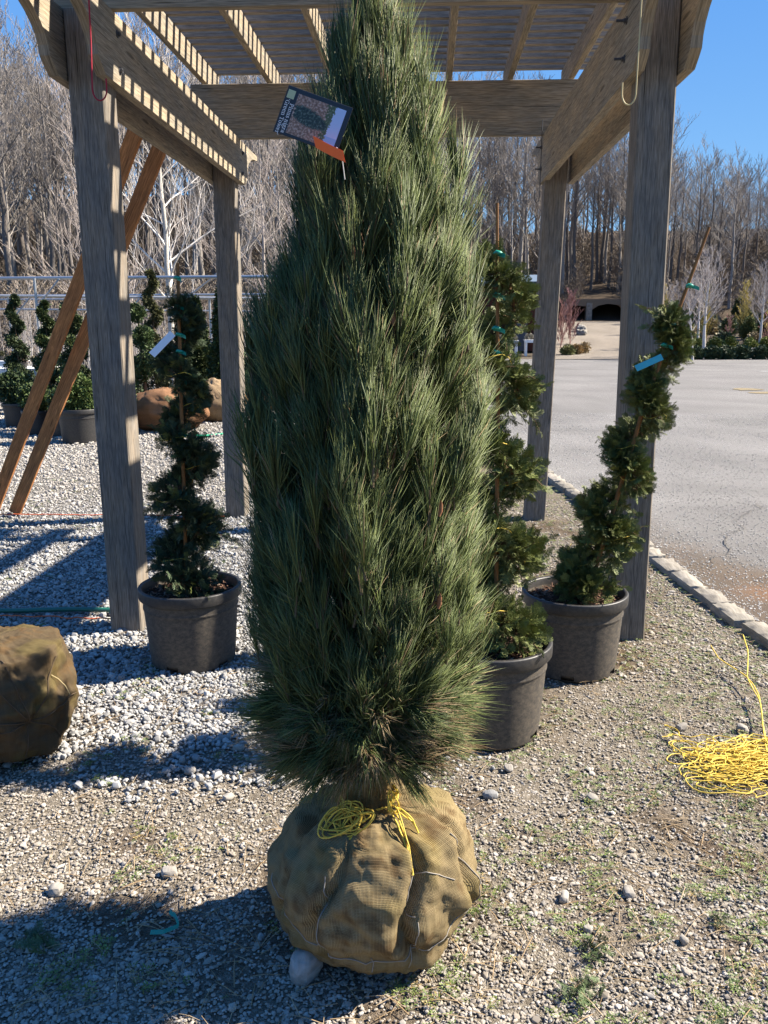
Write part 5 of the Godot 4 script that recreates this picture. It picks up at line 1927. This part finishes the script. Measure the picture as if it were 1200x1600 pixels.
# ---------------------------------------------------------------- nursery rows, shed and bank, right
func build_right_nursery() -> void:
	# low hedge row along the far edge of the lot
	for k in 13:
		var p := Vector3(10.7 + k * 0.68, 0, -38.6 + rr(-0.15, 0.15))
		var g := thing("low_hedge_shrub", "low dark evergreen shrub in the row along the far edge of the asphalt", "shrub", p, "low hedge row beyond the asphalt")
		foliage(g, p + Vector3(0, 0.26, 0), Vector3(0.44, 0.34, 0.42), 130, 0.10, Color(0.045, 0.068, 0.03) * rr(0.8, 1.3))
	for k in 12:
		var p := Vector3(11.6 + k * 0.85, 0.0, -42.5 + rr(-0.3, 0.3))
		var y := ground_y(p.x, p.z)
		p.y = y
		var g := thing("golden_globe_shrub", "yellow green globe shrub behind the low dark hedge row", "shrub", p, "yellow green globes behind the hedge row")
		foliage(g, p + Vector3(0, 0.42, 0), Vector3(0.36, 0.45, 0.36), 110, 0.09, Color(0.15, 0.17, 0.03) * rr(0.8, 1.2))
	for k in 16:
		var p := Vector3(11.5 + k * 0.62 + rr(-0.2, 0.2), 0.0, -40.4 + rr(-0.4, 0.4))
		p.y = ground_y(p.x, p.z)
		var g := thing("flowering_plant", "small potted plant with white flowers in the nursery row by the asphalt", "plant", p, "white flowering plants in the row")
		foliage(g, p + Vector3(0, 0.2, 0), Vector3(0.26, 0.2, 0.26), 40, 0.08, Color(0.08, 0.11, 0.05))
		var sc := Scat.new()
		foliage(g, p + Vector3(0, 0.34, 0), Vector3(0.24, 0.12, 0.24), 14, 0.05, Color(0.62, 0.58, 0.60), sc)
		multi(sc, "flowers", clump_mesh, g)
	# pale trunked nursery trees
	var tr := bare_tree(81, 4.6, 0.085, 0.34, 1.3, 22, 7, 5, Color(0.52, 0.49, 0.46), Color(0.36, 0.31, 0.29), 0.008)
	var a := tree_thing("nursery_tree", tr, "young bare tree with pale straight trunk and upswept crown behind the hedge row", "pale trunked trees beyond the asphalt", mats["bark_far"], mats["bark_far"])
	a.position = Vector3(12.1, ground_y(12.1, -40.0), -40.0)
	var lb := ["young bare tree with pale leaning trunk standing in front of the hedge row", "small young bare tree with pale trunk and low rounded crown", "young bare tree with pale trunk beside the yellow stemmed shrubs", "young bare tree with pale trunk at the back of the nursery row"]
	var i := 0
	for q in [[11.05, -38.0, 0.72], [10.9, -41.5, 0.68], [15.6, -43.0, 0.9], [13.6, -46.0, 0.9]]:
		var c := copy(a, Vector3(q[0], ground_y(q[0], q[1]), q[1]), rr(0, TAU), lb[i], q[2])
		if i == 0: c.rotation.z = -0.14
		i += 1
	# rows of nursery stock behind the hedge
	for q in 46:
		var d := rr(43.5, 58.0)
		var p := Vector3(rr(0.27, 0.50) * d, 0.0, -d)
		p.y = ground_y(p.x, p.z)
		var kind := q % 4
		var lbs0 := ["rounded dark evergreen shrub in the nursery field below the wood", "tawny grass clump in the nursery field below the wood", "upright olive evergreen in the nursery field below the wood", "low grey green shrub in the nursery field below the wood"]
		var g := thing("field_shrub", lbs0[kind], "shrub", p, "shrubs in the nursery field")
		var sz0: Vector3 = [Vector3(0.6, 0.55, 0.6), Vector3(0.45, 0.5, 0.45), Vector3(0.35, 0.9, 0.35), Vector3(0.7, 0.35, 0.7)][kind]
		foliage(g, p + Vector3(0, sz0.y * 0.85, 0), sz0, 110, 0.13, [Color(0.05, 0.07, 0.03), Color(0.34, 0.27, 0.15), Color(0.10, 0.115, 0.035), Color(0.15, 0.16, 0.10)][kind] * rr(0.8, 1.2))
	# yellow stemmed and reddish shrubs
	var ys := bare_tree(91, 3.0, 0.03, 0.03, 2.2, 30, 6, 4, Color(0.42, 0.34, 0.12), Color(0.44, 0.36, 0.13), 0.008)
	var y0 := tree_thing("yellow_stemmed_shrub", ys, "bushy leafless shrub with yellow stems below the wooded bank", "yellow stemmed shrubs", mats["bark_far"], mats["bark_far"])
	y0.set_meta("category", "shrub")
	y0.position = Vector3(16.6, ground_y(16.6, -48.0), -48.0)
	for q in [[18.2, -48.5, 1.1], [15.2, -50.0, 0.9], [19.8, -47.0, 1.0], [13.2, -52.0, 0.85], [21.2, -49, 1.1]]:
		copy(y0, Vector3(q[0], ground_y(q[0], q[1]), q[1]), rr(0, TAU), "", q[2])
	var rs := bare_tree(92, 1.9, 0.02, 0.05, 1.6, 26, 5, 4, Color(0.26, 0.15, 0.13), Color(0.34, 0.20, 0.20), 0.007)
	var r0 := tree_thing("red_stemmed_shrub", rs, "twiggy leafless shrub with dull red stems", "red stemmed shrubs", mats["bark_far"], mats["bark_far"])
	r0.set_meta("category", "shrub")
	r0.position = Vector3(15.9, ground_y(15.9, -42.0), -42.0)
	for q in [[17.0, -41.6, 1.0], [14.6, -44.5, 0.9], [7.3, -47.5, 1.5], [6.6, -46.0, 1.3], [7.6, -50.0, 1.4], [16.3, -44, 1.0]]:
		copy(r0, Vector3(q[0], ground_y(q[0], q[1]), q[1]), rr(0, TAU), "", q[2])
	# shrubs by the mouth of the road
	for q in [[6.45, -42.6, 0.3, Color(0.16, 0.16, 0.05)], [6.95, -43.0, 0.26, Color(0.30, 0.20, 0.08)], [7.35, -43.6, 0.3, Color(0.34, 0.25, 0.12)]]:
		var p := Vector3(q[0], ground_y(q[0], q[1]), q[1])
		var g := thing("dry_shrub", "low straw coloured shrub beside the mouth of the dirt road", "shrub", p, "low shrubs by the dirt road")
		foliage(g, p + Vector3(0, 0.25, 0), Vector3(0.35, 0.28, 0.35), 80, 0.09, q[3])
	# shed
	var sx := 2.6
	var sz := -45.2
	var sy := ground_y(sx, sz)
	var s := thing("shed", "dark red board shed with a low blue grey roof beyond the asphalt", "shed", Vector3(sx, sy, sz))
	var x0 := sx - 2.5
	while x0 < sx + 2.5:
		var m := Msh.new()
		m.bar(Vector3(x0 + 0.1, sy, sz + 1.4), Vector3(x0 + 0.1, sy + 3.35, sz + 1.4), Vector3.RIGHT, 0.19, 0.03, 0.004, Vector2(rr(0, 3), 0))
		part(m, "wall_board", mats["shed_wall"], s)
		x0 += 0.2
	for sd: float in [-1.0, 1.0]:
		var m := Msh.new()
		m.bar(Vector3(sx + sd * 2.5, sy, sz - 0.1), Vector3(sx + sd * 2.5, sy + 3.35, sz - 0.1), Vector3.RIGHT, 0.06, 2.9, 0.005)
		part(m, "side_wall", mats["shed_wall"], s)
	var bw := Msh.new()
	bw.bar(Vector3(sx, sy, sz - 1.5), Vector3(sx, sy + 3.35, sz - 1.5), Vector3.RIGHT, 5.0, 0.06, 0.005)
	part(bw, "back_wall", mats["shed_wall"], s)
	var rf := Msh.new()
	rf.extrude(PackedVector2Array([Vector2(-2.0, 3.2), Vector2(-2.0, 3.32), Vector2(0, 3.75), Vector2(2.0, 3.32), Vector2(2.0, 3.2), Vector2(0, 3.62)]), Vector3(sx - 2.8, sy, sz), Vector3(0, 0, 1), Vector3.UP, Vector3.RIGHT, 5.6)
	part(rf, "roof", mats["shed_roof"], s)
	var fa := Msh.new()
	fa.bar(Vector3(sx - 2.8, sy + 3.22, sz + 2.02), Vector3(sx + 2.8, sy + 3.22, sz + 2.02), Vector3(0, 0, 1), 0.04, 0.22)
	part(fa, "fascia", mats["shed_trim"], s)
	var dr := Msh.new()
	dr.bar(Vector3(sx + 1.5, sy, sz + 1.44), Vector3(sx + 1.5, sy + 2.1, sz + 1.44), Vector3.RIGHT, 1.0, 0.04)
	part(dr, "door", mats["shed_trim"], s)
	# tables before the shed
	var lbs := ["pale slatted nursery table standing before the dark red shed", "pale slatted nursery table at the corner of the dark red shed", "pale slatted nursery table farther along the shed front"]
	i = 0
	for q in [[3.4, -42.0], [4.9, -42.4], [1.9, -42.0]]:
		var p := Vector3(q[0], ground_y(q[0], q[1]), q[1])
		table_thing(p, 1.2, 0.7, 0.75, lbs[i])
		for k in 5:
			var pp := p + Vector3(-0.45 + 0.22 * k, 0.77, rr(-0.15, 0.15))
			var pl := thing("table_plant", "small greyish potted plant on a pale table by the shed", "plant", pp, "small plants on the shed tables")
			foliage(pl, pp + Vector3(0, 0.14, 0), Vector3(0.11, 0.16, 0.11), 14, 0.06, Color(0.24, 0.22, 0.17))
		i += 1
	# stone headwall with two dark openings in the bank
	var bx := 11.6
	var bz := -64.0
	var by := ground_y(bx, -63.0)
	var h := thing("bank_headwall", "pale stone headwall with dark openings where the dirt road meets the bank", "wall", Vector3(bx, by, bz))
	for q in [[-2.15, 0.35], [-0.55, 0.42], [2.2, 0.5]]:
		var m := Msh.new()
		m.bar(Vector3(bx + q[0], by - 0.2, bz), Vector3(bx + q[0], by + 1.35, bz), Vector3.RIGHT, q[1], 0.6, 0.03)
		part(m, "pier", mats["concrete"], h)
	#E
	mat("earth", lin(0.17, 0.125, 0.085), 0.97, null, null, 1, Vector3.ONE, false)
	var lt := Msh.new()
	lt.extrude(PackedVector2Array([Vector2(-2.4, 1.05), Vector2(-2.0, 1.12), Vector2(-1.35, 1.16), Vector2(-0.75, 1.1), Vector2(-0.35, 0.85), Vector2(0.1, 1.15), Vector2(0.8, 1.28), Vector2(1.5, 1.18), Vector2(2.0, 0.8), Vector2(2.5, 0.9), Vector2(2.5, 1.55), Vector2(-2.4, 1.55)]), Vector3(bx, by, bz - 0.35), Vector3.RIGHT, Vector3.UP, Vector3(0, 0, 1), 0.55)
	part(lt, "lintel", mats["earth"], h)
	for q in [[-2.3, 0.0], [-0.5, 0.0], [2.3, 0.0]]:
		var m := Msh.new()
		m.bar(Vector3(bx + q[0], by + 0.65, bz - 0.35), Vector3(bx + q[0], by + 0.65, bz - 5.0), Vector3.RIGHT, 0.15, 1.7, 0.01)
		part(m, "side_wall", mats["earth"], h)
	var bk := Msh.new()
	bk.bar(Vector3(bx - 2.4, by + 0.65, bz - 5.05), Vector3(bx + 2.4, by + 0.65, bz - 5.05), Vector3(0, 0, 1), 0.1, 1.7, 0.01)
	part(bk, "back_wall", mats["earth"], h)
	var tp := Msh.new()
	tp.bar(Vector3(bx - 2.4, by + 1.58, bz - 2.4), Vector3(bx + 2.4, by + 1.58, bz - 2.4), Vector3(0, 0, 1), 5.0, 0.08, 0.01)
	part(tp, "roof_slab", mats["earth"], h)
	# pale boulders by the road
	for q in [[8.55, -51.5, 0.22], [8.75, -53.0, 0.26], [8.9, -54.2, 0.2]]:
		var m := Msh.new()
		m.col = Color(0.33, 0.31, 0.285)
		rough_block(m, Vector3(q[0], ground_y(q[0], q[1]) + q[2] * 0.5, q[1]), Vector3.RIGHT, q[2], q[2] * 0.8, q[2], int(q[0] * 100.0), 0.16, 0.5)
		tag(part(m, "boulder", mats["rock"]), "pale boulder at the side of the dirt road", "boulder", "boulders beside the dirt road")

# ---------------------------------------------------------------- woods
func build_woods() -> void:
	var grey := Color(0.27, 0.245, 0.22)
	var dark := Color(0.14, 0.125, 0.11)
	var tw := Color(0.28, 0.25, 0.225)
	var kinds := [
		bare_tree(1, 17.0, 0.24, 0.35, 0.9, 18, 7, 4, grey, tw, 0.015),
		bare_tree(2, 15.0, 0.20, 0.42, 1.1, 17, 7, 4, dark, Color(0.26, 0.23, 0.205), 0.014),
		bare_tree(3, 18.0, 0.26, 0.38, 1.2, 18, 7, 4, dark, tw, 0.014),
		bare_tree(4, 13.5, 0.16, 0.28, 0.8, 18, 7, 4, grey, Color(0.32, 0.29, 0.26), 0.013),
		bare_tree(5, 16.0, 0.21, 0.45, 1.0, 17, 7, 4, Color(0.16, 0.145, 0.13), Color(0.29, 0.255, 0.225), 0.014)]
	var lbl := ["tall bare grey tree with wide forked crown on the wooded bank", "bare dark trunked tree with thin upright branches on the wooded bank", "tallest bare dark tree with steep branches on the wooded bank", "smaller bare pale grey tree branching low on the wooded bank", "bare brown grey tree with long clear trunk on the wooded bank"]
	var protos := []
	for k in 5:
		protos.append(tree_thing("woodland_tree", kinds[k], lbl[k], "bare trees of the wooded bank", mats["bark_far"], mats["bark_far"]))
	var used := [false, false, false, false, false]
	var sc := []
	for k in 10: sc.append(Scat.new())
	var n := 0
	var cnt := 0
	while n < 480:
		n += 1
		var px := rr(-0.72, 0.66)
		var d: float
		if px < -0.08: d = rr(46.0, 120.0)
		else: d = rr(66.0, 118.0)
		if n < 210: d = lerpf(46.0 if px < -0.08 else 66.0, 82.0, rng.randf())
		var x := px * d
		var z := -d
		if absf(x - 11.5) < 3.0 and d < 72.0: continue
		var k := rng.randi_range(0, 4)
		var s := rr(0.72, 1.08)
		if px > 0.0: s *= lerpf(0.95, 0.60, smoothstep(0.05, 0.35, px))
		if px < -0.3: s *= lerpf(1.0, 0.95, smoothstep(-0.3, -0.45, px))
		var p := Vector3(x, ground_y(x, z) - 0.1, z)
		if n < 210 and cnt < 150:
			cnt += 1
			if used[k]:
				copy(protos[k], p, rr(0, TAU), "", s)
			else:
				used[k] = true
				protos[k].position = p
				protos[k].scale = Vector3.ONE * s
		else:
			var t := Transform3D(Basis(Vector3.UP, rr(0, TAU)).scaled(Vector3.ONE * s), p)
			sc[k * 2].add(t, Color.WHITE)
			sc[k * 2 + 1].add(t, Color.WHITE)
	for k in 5:
		for j in 2:
			var o := multi(sc[k * 2 + j], "far_wood", (protos[k].get_child(j) as MeshInstance3D).mesh)
			tag(o, "grey mass of bare trees filling the hillside behind", "woods", "far wood")
	# scrub below the trees
	var ub := bare_tree(301, 2.6, 0.03, 0.03, 1.1, 26, 6, 4, Color(0.22, 0.185, 0.15), Color(0.28, 0.235, 0.195), 0.011)
	var us := Scat.new()
	var mm: ArrayMesh = ub[1].mesh(mats["bark_far"])
	for k in 2000:
		var px := rr(-0.75, 0.7)
		var d := rr(40.0 if px < -0.1 else 55.0, 92.0 if px < -0.1 else 125.0)
		if px < -0.1 and k % 3 == 0: d = rr(30.0, 48.0)
		var x := px * d
		if absf(x - 11.0) < 3.2 and d < 66.0: continue
		var s := rr(0.6, 1.5)
		us.add(Transform3D(Basis(Vector3.UP, rr(0, TAU)).scaled(Vector3(s * 1.3, s, s * 1.3)), Vector3(x, ground_y(x, -d) - 0.1, -d)), Color.WHITE * rr(0.75, 1.2))
	tag(multi(us, "undergrowth", mm), "tangled brown leafless undergrowth at the foot of the wood", "undergrowth")
